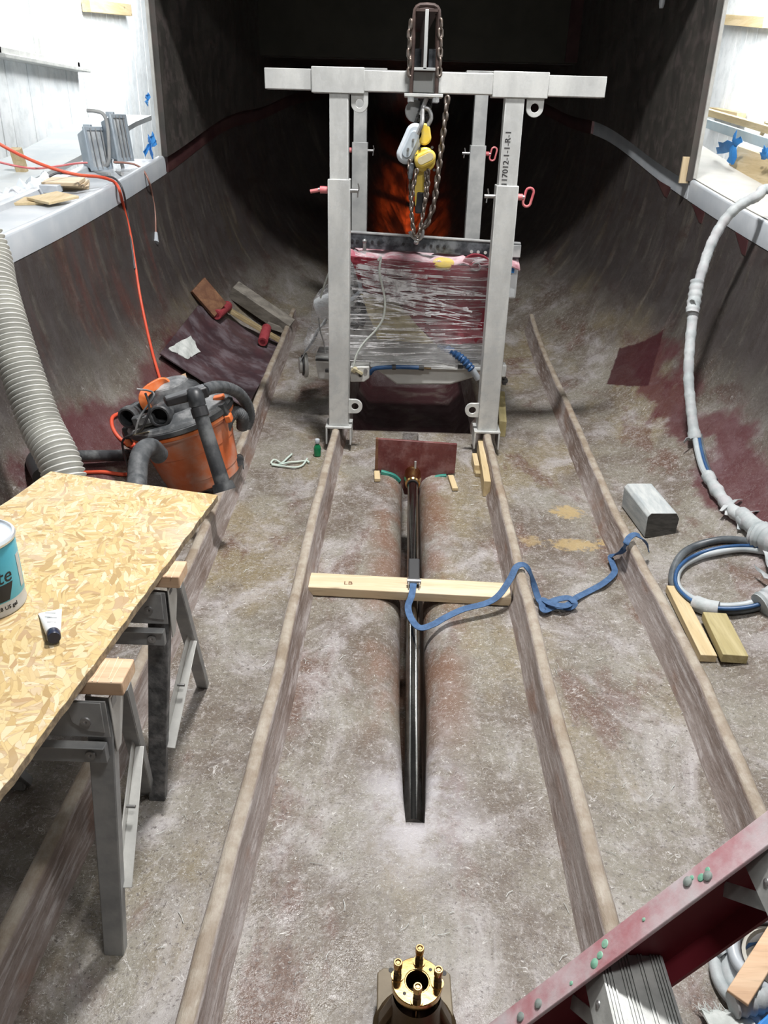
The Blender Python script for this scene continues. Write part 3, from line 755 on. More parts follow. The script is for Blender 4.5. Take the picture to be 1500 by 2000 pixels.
hv = thing('sling_chain', 'heavy rusty chain looped over the runway beam and hanging in a slack loop', 'chain', (.18, 4.38, 1.5))
big = link_mesh(.052, .034, .0075)
Y = 4.36
chain(hv, [py(871, 192, Y), py(868, 235, Y), py(862, 290, Y), py(856, 345, Y), py(848, 395, Y), py(836, 432, Y), py(822, 450, Y)], 0, 0, .0075 * 0 + .0075, big) if False else None
def ch(parent, pix, y, L, Wd, r, me): chain(parent, [py(u, v, y) for u, v in pix], L, Wd, r, me)
ch(hv, [(874, 188), (869, 235), (862, 290), (855, 345), (848, 395), (836, 432), (822, 452)], 4.38, .052, .034, .0075, big)
ch(hv, [(801, 150), (800, 110), (801, 70), (803, 38)], 4.335, .052, .034, .0075, big)
ch(hv, [(857, 150), (859, 110), (860, 70), (860, 36)], 4.335, .052, .034, .0075, big)
hk = MB().tube(smooth_path([py(820, 440, 4.38), py(826, 455, 4.38), py(818, 468, 4.38), py(806, 462, 4.38), py(800, 452, 4.38)], 6), .009, 8)
hook = put(hk, 'hook', M['steel'], hv)
small = link_mesh(.036, .024, .0052)
Yh = 4.30
lh = thing('lever_hoist', 'yellow lever chain hoist with a black grip hanging beside the grey hoist', 'hoist', py(828, 310, Yh))
def disc(u, v, y, hw, hh, ang, depth, name, m, parent, bev=.006):
    c = py(u, v, y); return put(MB().prism(stadium(hw, hh, 14, ang), c, (1, 0, 0), (0, 0, 1), (0, 1, 0), depth), name, m, parent, bev=bev, ang=45)
disc(830, 312, Yh, .052, .056, 0, .075, 'gear_housing', M['yellow'], lh, .01)
cv = disc(831, 310, Yh-.035, .052, .034, .45, .04, 'cover', M['yellow'], lh, .010)
put(MB().prism(stadium(.040, .018, 10, .45), py(831, 310, Yh-.037), (1, 0, 0), (0, 0, 1), (0, 1, 0), .004), 'badge', M['khaki'], cv, bev=.001)
for du, dv in ((-16, -8), (14, -24), (18, 20), (-10, -22)):
    put(MB().cyl(py(830+du, 312+dv, Yh-.004), py(830+du, 312+dv, Yh+.01), .007, seg=8), 'bolt', M['darkiron'], lh)
put(MB().prism([(-.034, 0), (.034, 0), (.024, -.175), (-.022, -.175)], py(822, 330, Yh+.03), (1, 0, 0), (0, 0, 1), (0, 1, 0), .026), 'lever', M['yellow'], lh, bev=.006)
put(MB().prism([(-.022, 0), (.024, 0), (.028, -.105), (-.026, -.105)], py(822, 374, Yh+.028), (1, 0, 0), (0, 0, 1), (0, 1, 0), .034), 'grip', M['blackplain'], lh, bev=.008)
disc(828, 262, Yh+.04, .034, .05, .2, .05, 'top_block', M['yellow'], lh, .008)
put(MB().tube(smooth_path([py(828, 268, Yh+.05), py(833, 250, Yh+.05), py(842, 232, Yh+.05), py(838, 215, Yh+.05), py(828, 212, Yh+.05), py(822, 225, Yh+.05)], 6), .010, 8), 'hook', M['steel'], lh)
ch(lh, [(832, 335), (831, 380), (824, 430), (816, 465)], Yh, .036, .024, .0052, small)
ch(lh, [(815, 330), (806, 375), (804, 420), (808, 458)], Yh-.03, .036, .024, .0052, small)
ch(lh, [(836, 330), (836, 365), (831, 398)], Yh, .036, .024, .0052, small)
gh = thing('chain_hoist', 'grey covered chain hoist tilted above the yellow lever hoist', 'hoist', py(800, 280, Yh+.08))
disc(802, 281, Yh+.04, .047, .098, -.42, .10, 'hoist_cover', M['hoistgrey'], gh, .016)
fp = disc(802, 282, Yh+.032, .024, .066, -.42, .014, 'cover_panel', M['lampbody'], gh, .004)
for q in (-1, 1): put(MB().cyl(py(802+q*5, 282-q*9, Yh+.022), py(802+q*5, 282-q*9, Yh+.034), .006, seg=10), 'screw', M['steel'], fp)
put(MB().prism(stadium(.012, .04, 8, -.1), py(803, 335, Yh+.0), (1, 0, 0), (0, 0, 1), (0, 1, 0), .03), 'control_handle', M['black'], gh, bev=.006)
put(MB().lathe([(.0, 0), (.045, 0), (.05, .006), (.05, .02), (.012, .024), (0, .024)], py(809, 218, Yh+.12), (.35, -1, .1), 20), 'sheave', M['aludark'], gh)
hb = MB(); c = py(826, 225, Yh+.1)
for k in range(7): hb.tube([c + Vector((.025*math.cos(t)+(k-3)*.004, .018*math.sin(t*1.3+k), .03*math.sin(t)+(k-3)*.014)) for t in [2*PI*q/12 for q in range(12)]], .0065, 6, closed=True)
put(hb, 'chain_bundle', M['darkiron'], gh, stuff=True)
put(MB().tube(smooth_path([py(815, 262, Yh), py(824, 240, Yh), py(826, 212, Yh+.05), py(834, 190, Yh+.05)], 6), .011, 8), 'hook_shank', M['steel'], gh)
ch(gh, [(802, 338), (802, 380), (805, 425), (810, 462)], Yh+.05, .036, .024, .0052, small)
ch(gh, [(800, 312), (799, 330), (801, 345)], Yh+.04, .036, .024, .0052, small)

# spreader bar
YB = 4.95
a, b = py(676, 467, YB), py(1015, 490, YB)
sb = thing('spreader_bar', 'black perforated steel lifting bar across the top of the engine', 'bar', (a+b)/2)
d = (b-a).normalized(); up = Vector((0, -.12, 1)).normalized(); bh = .088
mb = MB().bar(a - d*.03, b, .028, bh, up); br = put(mb, 'bar_body', M['black'], sb, bev=.003)
put(MB().bar(a - d*.03 + up*bh*.5, b + up*bh*.5, .034, .006, up), 'top_edge', M['galv'], sb)
def hole_row(us, dz):
    for u in us:
        p = py(u, 467+(u-676)*.068+dz, YB-.017)
        yield p
for p in hole_row((688, 698, 727, 740, 788, 801, 829, 842, 855, 868), 2):
    put(MB().cyl(p, p + Vector((0, .004, 0)), .0085, seg=12), 'bolt_hole', M['ink'], sb)
for p in hole_row((921, 934, 948), 8):
    put(MB().cyl(p, p + Vector((0, .004, 0)), .0095, seg=12), 'lit_hole', M['galvlight'], sb)
put(MB().box(b - d*.022 + Vector((0, -.02, 0)), (.05, .012, .07)), 'end_plate', M['galv'], sb, bev=.002)
def ball(c, r, seg=16): return MB().lathe([(0, -r)] + [(r*math.sin(PI*k/10), -r*math.cos(PI*k/10)) for k in range(1, 10)] + [(0, r)], c, (0, 0, 1), seg)
p = py(813, 473, YB-.03); put(ball(p, .016), 'lifting_pin', M['steel'], sb)
p = py(712, 478, YB-.03)
sk = put(MB().cyl(p + Vector((0, 0, .015)), p + Vector((0, 0, -.07)), .011, seg=12), 'shackle_bolt', M['steel'], sb)
put(ball(p + Vector((0, 0, .02)), .014), 'bolt_head', M['steel'], sk)
mb = MB()
for q in (0, 1, 2): mb.box(p + Vector((random.uniform(-.015, .02), -.005, -.075-.018*q)), (.05-.008*q, .04, .02), (0, .3*q, .4*q))
put(mb, 'shackle', M['darkiron'], sk, bev=.004)

t_ = NT('wrap_fold'); t_.set('Base Color', (.92, .92, .94)); t_.set('Roughness', .12); t_.set('Alpha', t_.ss(t_.noise(t_.obj(), 16, 3, .6), .4, .62, .12, .80)); M['fold'] = t_.m
# ================================================================== ENGINE, hung in the gantry
YE = 4.86
def pe(u, v, dy=0.0): return py(u, v, YE + dy)
eng = thing('engine', 'white marine engine bundled in clear stretch wrap over a maroon cloth', 'engine', (.10, 5.15, .22))
# core: block, head and gearbox
mb = MB().box((.14, 5.20, .62), (.92, .46, .62)).box((.16, 5.20, .95), (.80, .34, .10)); put(mb, 'block', M['engine'], eng, bev=.03)
mb = MB()
P = [pe(725, 715), pe(938, 712), pe(925, 738), pe(880, 752), pe(775, 752)]
poly = [(q.x, q.z) for q in P][::-1]
mb.prism(poly, (0, YE, 0), (1, 0, 0), (0, 0, 1), (0, 1, 0), .5); put(mb, 'oil_pan', M['pan'], eng, bev=.012)
a = pe(728, 716); b_ = pe(936, 716)
put(MB().box(((a.x+b_.x)/2, 5.1, a.z+.012), (b_.x-a.x+.03, .54, .018)), 'pan_flange', M['engine'], eng, bev=.004)
# flywheel housing on the left
c = pe(606, 713, .10); fw = put(MB().lathe([(0, 0), (.075, 0), (.078, .006), (.078, .02), (.05, .028), (.05, .05), (0, .05)], c + Vector((-.02, 0, .0)), (-1, -.25, 0), 28), 'pulley', M['galvlight'], eng)
put(MB().lathe([(.052, 0), (.066, .004), (.066, .009), (.052, .012)], c + Vector((-.042, -.006, 0)), (-1, -.25, 0), 28), 'pulley_rim', M['darkiron'], fw)
P = [pe(614, 697), pe(664, 697), pe(664, 744), pe(621, 744), pe(617, 722)]
put(MB().prism([(q.x, q.z) for q in P][::-1], (0, YE+.02, 0), (1, 0, 0), (0, 0, 1), (0, 1, 0), .25), 'gear_housing', M['engine'], eng, bev=.012)
put(MB().box(pe(632, 703) + Vector((0, 0, 0)), (.10, .02, .012)).box(pe(640, 724), (.03, .02, .02)), 'bracket', M['darkiron'], eng, bev=.003)
# engine mount bracket
P = [pe(685, 712), pe(722, 712), pe(722, 735), pe(712, 742), pe(685, 742)]
mt = put(MB().prism([(q.x, q.z) for q in P][::-1], (0, YE-.05, 0), (1, 0, 0), (0, 0, 1), (0, 1, 0), .12), 'mount', M['galvlight'], eng, bev=.006)
for u, v, r, m in ((704, 732, .012, 'ink'), (714, 724, .012, 'steel'), (698, 724, .011, 'darkiron')):
    p = pe(u, v, -.052); put(MB().cyl(p, p + Vector((0, -.006, 0)), r, seg=12), 'bolt', M[m], mt)
p = pe(692, 722, -.06); put(MB().box(p, (.03, .03, .035), (.3, .5, .2)).box(p + Vector((.03, 0, -.015)), (.05, .02, .02), (0, .6, .2)), 'knot', M['khaki'], mt, bev=.005)
# blue hoses
hs = put(MB().tube(smooth_path([pe(722, 730, -.02), pe(730, 721, -.04), pe(745, 718, -.05), pe(775, 717, -.05), pe(820, 718, -.05)], 6), .013, 10), 'coolant_hose', M['bluehose'], eng)
put(MB().cyl(pe(818, 718, -.05), pe(828, 719, -.05), .016, seg=10), 'clamp', M['darkiron'], hs)
put(MB().cyl(pe(827, 719, -.05), pe(842, 720, -.05), .007, seg=8), 'fitting', M['bronze'], hs)
put(MB().cyl(pe(766, 717, -.05), pe(773, 717, -.05), .017, seg=10), 'clamp', M['darkiron'], hs)
P = smooth_path([pe(858, 672, .02), pe(885, 688, -.02), pe(905, 703, -.04), pe(922, 722, -.05)], 12)
h2 = put(MB().tube(P, lambda i: .024 + .004*math.sin(i*1.9), 12), 'ribbed_hose', M['bluehose'], eng)
put(MB().cyl(pe(921, 720, -.05), pe(934, 740, -.04), .020, seg=12), 'hose_end', M['hoistgrey'], h2)
put(MB().box(pe(899, 716, -.03), (.03, .02, .02)), 'cable_clip', M['darkiron'], eng)
# right hand accessories
mb = MB().box(pe(980, 722, .05), (.05, .08, .08)); put(mb, 'starter', M['engine'], eng, bev=.01)
mb = MB()
for q in range(6): mb.box(pe(982+random.uniform(-5, 5), 722+q*5, .06), (random.uniform(.02, .05), .05, .018), (0, random.uniform(-.4, .4), 0))
put(mb, 'fittings', M['darkiron'], eng, stuff=True)
# white canister on the left and filter box on the right
c0, c1 = pe(618, 606, .10), pe(668, 585, .10)
put(MB().lathe([(0, 0), (.045, .0), (.062, .012), (.068, .04), (.068, .13), (.05, .15), (0, .15)], c0, (c1-c0), 24), 'canister', M['tube'], eng)
fb = put(MB().box(pe(996, 548, .12), (.07, .14, .19)), 'filter_box', M['tube'], eng, bev=.012)
put(MB().box(pe(1001, 527, .04), (.02, .012, .035)), 'label_patch', M['bluetape'], fb)
# dark fittings seen through the wrap
mb = MB()
for q in range(26):
    p = pe(random.uniform(672, 718), random.uniform(560, 640), .02); mb.box(p, (random.uniform(.02, .06), .03, random.uniform(.012, .05)), (0, random.uniform(-.8, .8), 0))
put(mb, 'pipework', M['darkiron'], eng, bev=.004, stuff=True)
put(MB().tube(smooth_path([pe(680, 590, -.005), pe(695, 578, -.005), pe(705, 565, -.005), pe(700, 545, -.005)], 6), .013, 10), 'pipe', M['hoistgrey'], eng)
# cloths under the wrap
def drape(pix, dy, name, m, n=14, amp=.008, seed=0):
    # pix: four corners (top left, top right, bottom right, bottom left)
    A, B, C_, D = [pe(u, v, dy) for u, v in pix]; rws = []
    for i in range(n+1):
        t = i/n; L, R = A.lerp(D, t), B.lerp(C_, t)
        rws.append([L.lerp(R, k/n) + Vector((0, amp*(math.sin(k*1.7+i*.9+seed)+.6*math.sin(i*2.3-k*.6)), 0)) for k in range(n+1)])
    return put(MB().grid(rws, .006), name, m, eng, ang=80)
drape(((684, 500), (985, 526), (962, 670), (852, 672)), -.012, 'maroon_cloth', M['maroon'], seed=1)
drape(((684, 500), (760, 508), (850, 665), (705, 560)), -.010, 'maroon_cloth', M['maroon'], seed=2)
drape(((704, 572), (764, 578), (848, 672), (738, 662)), -.026, 'khaki_paper', M['khaki'], seed=4, amp=.006)
# wrapped top: pink tinged sheet, yellow cap, bunched red strap
rws = []
for i in range(9):
    t = i/8; rws.append([Vector((-.36 + 1.05*k/22, 4.86 + .46*t, 1.012 - .035*k/22 + .02*math.sin(k*.9+i*.7)*math.sin(PI*t) + .010*math.sin(k*2.2) + .045*math.sin(PI*t))) for k in range(23)])
put(MB().grid(rws, .008), 'top_sheet', pm('pink_clouded_sheet', (.34, .10, .13), (.70, .58, .61), 6, .3, bump=.3, bscale=14), eng, ang=80)
p = pe(866, 518, .02); put(MB().lathe([(0, -.012), (.058, -.012), (.062, -.004), (.062, .006), (.05, .012), (0, .014)], p + Vector((0, 0, .012)), (0, -.35, 1), 28), 'yellow_cap', M['yellow'], eng)
rs = MB()
P = smooth_path([pe(905, 525, .02), pe(915, 508, .02), pe(928, 503, .02), pe(945, 508, .02), pe(952, 522, .02)], 6)
rs.tube(P, 0, flat=(.05, .012), up=(0, 1, .3)); rs.box(pe(938, 514, .03), (.06, .04, .04), (.3, .5, .2)).box(pe(925, 519, .0), (.05, .03, .03), (.2, -.4, .4))
put(rs, 'red_strap', M['maroon'], eng, bev=.006)
c = pe(930, 521, -.015); put(MB().tube([c + Vector((.024*math.cos(t), 0, .022*math.sin(t))) for t in [2*PI*k/16 for k in range(16)]], .004, 6, closed=True), 'ring', M['steel'], eng)
# stretch wrap shell
lev = [(494, 683, 985, .0), (503, 678, 996, -.03), (520, 668, 1000, -.045), (560, 652, 995, -.045), (585, 625, 990, -.045), (600, 606, 988, -.045), (640, 602, 982, -.045), (675, 590, 978, -.045), (692, 584, 975, -.045), (700, 600, 968, -.04), (712, 640, 950, -.02)]
lev = [(lev[i][0] + (lev[i+1][0]-lev[i][0])*q, lev[i][1] + (lev[i+1][1]-lev[i][1])*q, lev[i][2] + (lev[i+1][2]-lev[i][2])*q, lev[i][3] + (lev[i+1][3]-lev[i][3])*q) for i in range(len(lev)-1) for q in (0, .5)] + [lev[-1]]
rws = []
for i, (v, ul, ur, dy) in enumerate(lev):
    L, R = pe(ul, v), pe(ur, v + (ur-ul)*.0); z = L.z; cx_ = (L.x+R.x)/2; hw = (R.x-L.x)/2; ring = []
    yc, hy = 5.17, 5.17-YE-dy
    m_ = 64
    for k in range(m_):
        t = 2*PI*k/m_; c_, s_ = math.cos(t), math.sin(t)
        x = math.copysign(abs(c_)**.42, c_)*hw; y = math.copysign(abs(s_)**.42, s_)*hy
        w = .006*math.sin(i*2.9 + k*.8) + .004*math.sin(i*1.3 - k*1.9)
        ring.append(Vector((cx_ + x*(1+w), yc + y*(1+w*1.5), z + .004*math.sin(k*1.1+i) - (x*.02))))
    rws.append(ring)
put(MB().grid(rws, closed_u=True), 'stretch_wrap', M['wrap'], eng, ang=80)
put(MB().grid([[Vector((-.62+.0*j, 4.9+.1*j, .37+.05*k + .01*math.sin(k*2+j))) + Vector((.032*k+.004*math.sin(k*3+j), 0, 0)) for k in range(6)] for j in range(5)], .004), 'wrap_tail', M['tapewhite'], eng, ang=80)
fo = MB()
for k in range(46):
    f = k/45; va = 512 + 78*f + random.uniform(-5, 5); vb = random.choice((548, 566, 590, 612, 540)) + random.uniform(-10, 10) + 30*f
    ua, ub = 684 + random.uniform(0, 30), 684 + random.uniform(120, 275)
    q = (ub-684)/275; ve = va + (vb-va)*q
    fo.tube(smooth_path([pe(ua, va, -.066), pe((ua+ub)/2, (va+ve)/2 + random.uniform(0, 4), -.070), pe(ub, ve, -.064)], 5), 0, flat=(random.choice((.003, .005, .010)), .002), up=(0, 1, 0))
for k in range(40):
    va = random.uniform(600, 705); ua = random.uniform(640, 860); ub = ua + random.uniform(40, 150); vb = va + random.uniform(-9, 9)
    fo.tube(smooth_path([pe(ua, va, -.064), pe((ua+ub)/2, (va+vb)/2 + random.uniform(-3, 3), -.068), pe(min(ub, 955), vb, -.062)], 5), 0, flat=(random.choice((.002, .004, .006)), .002), up=(0, 1, 0))
put(fo, 'wrap_folds', M['fold'], eng, ang=80, stuff=True)
# cord tied round the bundle
rp = put(MB().tube(smooth_path([pe(738, 509, -.06), pe(744, 503, -.05), pe(741, 530, -.075), pe(747, 560, -.075), pe(752, 590, -.075), pe(748, 622, -.075), pe(734, 645, -.075), pe(712, 668, -.075), pe(697, 692, -.07), pe(690, 718, -.065)], 8), .0062, 8), 'tie_cord', M['rope'], eng)
put(MB().tube(smooth_path([pe(622, 620, -.06), pe(625, 645, -.062), pe(632, 668, -.062), pe(636, 692, -.06)], 6), .004, 6), 'cord_tail', M['galv'], rp)
put(MB().tube(smooth_path([pe(644, 528, -.03), pe(634, 555, -.03), pe(626, 582, -.02)], 6), .006, 6), 'cord_tail', M['rope'], rp)

# ================================================================== SHAFT LINE
YP = 4.03
A = py(735, 932, YP); 
def pp(u, v): q = py(u, v, YP); return (q.x, q.z)
pl = thing('bulkhead_plate', 'maroon laminate plate standing across the shaft slot', 'plate', (.11, YP, 0))
outl = [pp(735, 857), pp(893, 868), pp(888, 925), pp(876, 926), pp(850, 931), pp(832, 945), pp(824, 968), pp(790, 966), pp(783, 944), pp(765, 929), pp(742, 919), pp(733, 919)]
put(MB().prism(outl[::-1], (0, YP, 0), (1, 0, 0), (0, 0, 1), (0, 1, 0), .02), 'plate_body', M['plate'], pl, bev=.002)
put(MB().prism([(x, z) for x, z in [pp(734, 857), pp(739, 857), pp(738, 918), pp(732, 918)]][::-1], (0, YP-.003, 0), (1, 0, 0), (0, 0, 1), (0, 1, 0), .026), 'plate_edge', M['brownwood'], pl, bev=.001)
def pq(u, v, dy=-.012): return py(u, v, YP+dy)
put(MB().tube(smooth_path([pq(744, 922), pq(756, 925), pq(770, 930), pq(781, 940)], 6), 0, flat=(.020, .026), up=(0, 1, 0)), 'green_bead', M['teal'], pl, bev=.003)
put(MB().tube(smooth_path([pq(872, 930), pq(855, 932), pq(840, 938), pq(828, 951)], 6), 0, flat=(.020, .026), up=(0, 1, 0)), 'green_bead', M['teal'], pl, bev=.003)
def wedge(u0, v0, u1, v1, w, h, name, m, label, z=0.0, group=None):
    p0, p1 = pz(u0, v0, z+h/2), pz(u1, v1, z+h/2)
    return solo(MB().bar(p0, p1, w, h), name, m, label, 'wood', (p0+p1)/2 - Vector((0, 0, h/2)), group, bev=.0015)
wedge(736, 922, 737, 938, .030, .018, 'wood_wedge', M['pine_y'], 'small pine wedge tucked under the left corner of the maroon plate', .003)
wedge(880, 930, 889, 956, .030, .016, 'wood_wedge', M['pine_y'], 'small pine wedge angled out under the right corner of the maroon plate', .003)
# shaft: from the brass seal at the plate down into the slot
s0 = py(806, 930, 3.96); s1 = py(808, 1552, 1.70)
sh = thing('propeller_shaft', 'polished steel propeller shaft lying in the slot, brass seal at its far end', 'shaft', s0)
dirv = (s1 - py(806, 940, 3.9)).normalized()
e0 = py(806, 945, 3.9); s2 = Vector((.083, 1.66, -.10)); e1 = e0
q1 = Vector((.0835, 1.66, -.075))
put(MB().cyl(e0 + (e0-q1).normalized()*.05, q1, .0265, seg=28), 'shaft', M['shiny'], sh)
ax = (q1-e0).normalized()
put(MB().lathe([(0, 0), (.036, 0), (.044, .006), (.044, .035), (.040, .045), (.046, .05), (.046, .10), (.040, .115), (.040, .15), (.034, .158), (.0275, .16)], e0 - ax*.15, ax, 30), 'seal_housing', M['brass'], sh)
put(MB().lathe([(.0275, 0), (.031, 0), (.031, .012), (.0275, .012)], e0 + ax*.012, ax, 28), 'seal_ring', M['blackplain'], sh)
p = e0 - ax*.11 + Vector((.012, 0, .04)); put(MB().cyl(p, p + Vector((0, 0, .04)), .006, seg=10), 'grease_nipple', M['galv'], sh)
text_on('177', .035, e0 + ax*.32 + Vector((.006, .0, .0268)), (0, -1, -.03), (1, 0, 0), sh, M['galv'], 'stamped_number') if False else None
# floor board box end behind the plate is part of the slot; timber across the stringers
p0, p1 = Vector((-.322, 2.50, .018)), Vector((.472, 2.48, .018))
zt = .115
board = solo(MB().bar(pz(604, 1140, .021), pz(996, 1161, .021), .115, .040), 'cross_timber', M['pine_x'], 'pale pine timber laid across the shaft between the inner stringers', 'timber', pz(800, 1150, 0), bev=.003)
text_on('LB', .035, pz(680, 1139, .0415), (1, 0, 0), (0, 1, 0), board, M['brownwood'], 'pencil_mark')
# two pine offcuts by the right inner stringer
wedge(938, 872, 951, 955, .035, .085, 'pine_block', M['pine_y'], 'longer pine block standing on edge against the right inner stringer', .0)
wedge(926, 893, 931, 917, .028, .05, 'pine_offcut', M['pine_y'], 'short pine offcut beside the pine block by the right inner stringer', .0)
wedge(929, 905, 934, 928, .030, .02, 'pine_chip', M['stick'], 'thin pine chip lying flat under the short pine offcut', .0)
wedge(978, 778, 981, 838, .045, .10, 'packing_timber', M['treated'], 'dull green timber standing behind the right front gantry foot', .0)
# blue ratchet strap
st = thing('ratchet_strap', 'blue webbing strap trailing from a buckle on the cross timber over the right stringers', 'strap', py(810, 1140, 2.47))
def strap(pts, name='webbing', up=(0, -.3, 1), w=.026):
    return put(MB().tube(smooth_path(pts, 10), 0, flat=(w, .0035), up=up), name, M['bluestrap'], st, ang=60)
b0 = pz(808, 1134, .042)
strap([b0 + Vector((0, -.03, .02)), pz(804, 1163, .055), pz(797, 1185, .03), pz(803, 1208, .015), pz(820, 1226, .012), pz(845, 1220, .02), pz(870, 1206, .035), pz(905, 1190, .05), pz(950, 1178, .055), pz(975, 1162, .075), pz(997, 1130, .12), pz(1008, 1108, .15), pz(1022, 1103, .155), pz(1034, 1115, .13), pz(1042, 1140, .07), pz(1052, 1170, .02), pz(1062, 1182, .012)])
strap([pz(1062, 1182, .012), pz(1085, 1172, .03), pz(1110, 1168, .035), pz(1122, 1178, .03), pz(1112, 1187, .012), pz(1085, 1185, .012), pz(1062, 1192, .02), pz(1060, 1172, .03), pz(1075, 1178, .035), pz(1105, 1183, .03), pz(1125, 1168, .015), pz(1150, 1155, .008), pz(1180, 1138, .02), pz(1200, 1118, .015), pz(1196, 1100, .02), pz(1193, 1088, .03), pz(1205, 1083, .055), pz(1216, 1076, .11), pz(1222, 1062, .16), pz(1229, 1050, .175), pz(1240, 1044, .172), pz(1253, 1050, .155), pz(1262, 1062, .10), pz(1267, 1075, .06)])
mb = MB().box(b0 + Vector((0, .02, .035)), (.046, .12, .022), (.30, 0, 0)); rb = put(mb, 'buckle_handle', M['ink'], st, bev=.004)
mb = MB().box(b0 + Vector((-.021, -.02, .016)), (.004, .10, .03), (.2, 0, 0)).box(b0 + Vector((.021, -.02, .016)), (.004, .10, .03), (.2, 0, 0)).cyl(b0 + Vector((-.028, -.045, .022)), b0 + Vector((.028, -.045, .022)), .012, seg=12)
put(mb, 'ratchet', M['steel'], st, bev=.001)

# ================================================================== RIGHT SIDE
# squared timber block
c0, c1 = Vector((1.232, 3.335, 0)), Vector((1.215, 3.60, 0))
z = zhull(1.22, 3.4)
blk = [(-.070, 0), (.070, 0), (.074, .095), (.058, .122), (-.060, .125), (-.074, .108)]
tbk = solo(MB().prism(blk, (1.232, 3.33, z-.004), (1, .03, .05), (0, -.02, 1), (-.07, 1, 0), .34), 'timber_block', M['concrete'], 'grey dusty squared timber block beside the right outer stringer', 'block', (1.22, 3.4, z), bev=.004)
put(MB().prism([(x*.97, .002+z_*.975) for x, z_ in blk], Vector((1.232, 3.33, z-.004)) + Vector((.0002, -.0032, 0)), (1, .03, .05), (0, -.02, 1), (-.07, 1, 0), .003), 'end_shade', M['endshade'], tbk, off=tbk.location)  # thin dark face that paints the block's near end as shaded
# two boards
def board2(u0, v0, u1, v1, w, h, m, label, name):
    a_, b_ = ph(u0, v0, h/2), ph(u1, v1, h/2)
    a_.z = max(a_.z, zhull(a_.x+w/2, a_.y)+h/2); b_.z = max(b_.z, zhull(b_.x+w/2, b_.y)+h/2)
    return solo(MB().bar(a_, b_, w, h), name, m, label, 'board', (a_+b_)/2 - Vector((0, 0, h/2)), bev=.002)
board2(1314, 1152, 1383, 1288, .058, .030, M['pine_y'], 'long pale pine board along the right outer stringer', 'pine_board')
bt = board2(1393, 1208, 1434, 1292, .088, .034, M['treated'], 'short greenish treated board with a knot beside the long pine board', 'treated_board')
c = ph(1423, 1258, .0365); put(MB().lathe([(0, .001), (.010, .001), (.013, 0)], c, (0, 0, 1), 16), 'knot', M['darkiron'], bt, off=bt.location)
# hose coil with taped bundles
coil = thing('hose_coil', 'coil of grey and blue hoses bound with white tape on the right bilge', 'hose', on(1.5, 3.0))
def ellip(uv, lift, r, m, name, closed=False, n=6):
    return put(MB().tube(smooth_path([ph(u, v, lift) if callable(lift) is False else ph(u, v, lift(i)) for i, (u, v) in enumerate(uv)], n, closed), r, 10, closed=closed), name, m, coil, ang=60)
loop1 = [(1545, 1078), (1500, 1066), (1450, 1056), (1410, 1054), (1365, 1064), (1335, 1080), (1318, 1105), (1313, 1132), (1322, 1152), (1345, 1174), (1372, 1185), (1410, 1192), (1455, 1190), (1500, 1178), (1545, 1150), (1580, 1112)]
ellip(loop1, .022, .0165, M['cable'], 'hose', True)
loop2 = [(1545, 1085), (1500, 1078), (1450, 1072), (1405, 1078), (1365, 1088), (1335, 1104), (1322, 1125), (1326, 1148), (1350, 1168), (1385, 1180), (1420, 1184), (1460, 1180), (1500, 1166), (1545, 1140), (1575, 1112)]
ellip(loop2, .026, .014, M['cablegrey'], 'hose', True)
loop3 = [(1545, 1080), (1500, 1070), (1450, 1066), (1405, 1070), (1368, 1080), (1338, 1096), (1321, 1118), (1322, 1145), (1346, 1170), (1380, 1184), (1420, 1189), (1470, 1184), (1510, 1168), (1550, 1140), (1572, 1108)]
ellip(loop3, .042, .008, M['bluehose'], 'hose', True)
def tape(uv, lift, r, parent, name='tape_wrap', m='tapewhite', rag=0.0, seg=14):
    P = smooth_path([ph(u, v, lift) for u, v in uv], 8); 
    return put(MB().tube(P, lambda i: r*(1 + rag*math.sin(i*2.1) + rag*.7*math.sin(i*5.3)), seg), name, M[m], parent, ang=60)
tape([(1358, 1178), (1380, 1186), (1404, 1190)], .028, .032, coil)
tape([(1484, 1184), (1500, 1176), (1525, 1158), (1550, 1130)], .03, .05, coil, rag=.06)
def rag(uv, lift, parent, m='tapewhite', name='tape_end'):
    A_, B_, C_ = [ph(u, v, l) for (u, v), l in zip(uv, lift)]
    rws = [[A_.lerp(B_, t) + (C_-A_)*s*(.3+.7*(1-t)) + Vector((0, 0, .006*math.sin(7*t+5*s))) for s in (0, .5, 1)] for t in (0, .25, .5, .75, 1)]
    return put(MB().grid(rws, .003), name, M[m], parent, ang=70)
rag(((1492, 1128), (1472, 1104), (1515, 1138)), (.05, .06, .05), coil)
rag(((1490, 1075), (1500, 1110), (1520, 1090)), (.05, .06, .05), coil)
rag(((1388, 1176), (1366, 1170), (1380, 1190)), (.05, .055, .04), coil)
tape([(1480, 1045), (1500, 1052), (1530, 1066)], .05, .06, coil, rag=.06)
zd = lambda y: SHEER(y) + DH
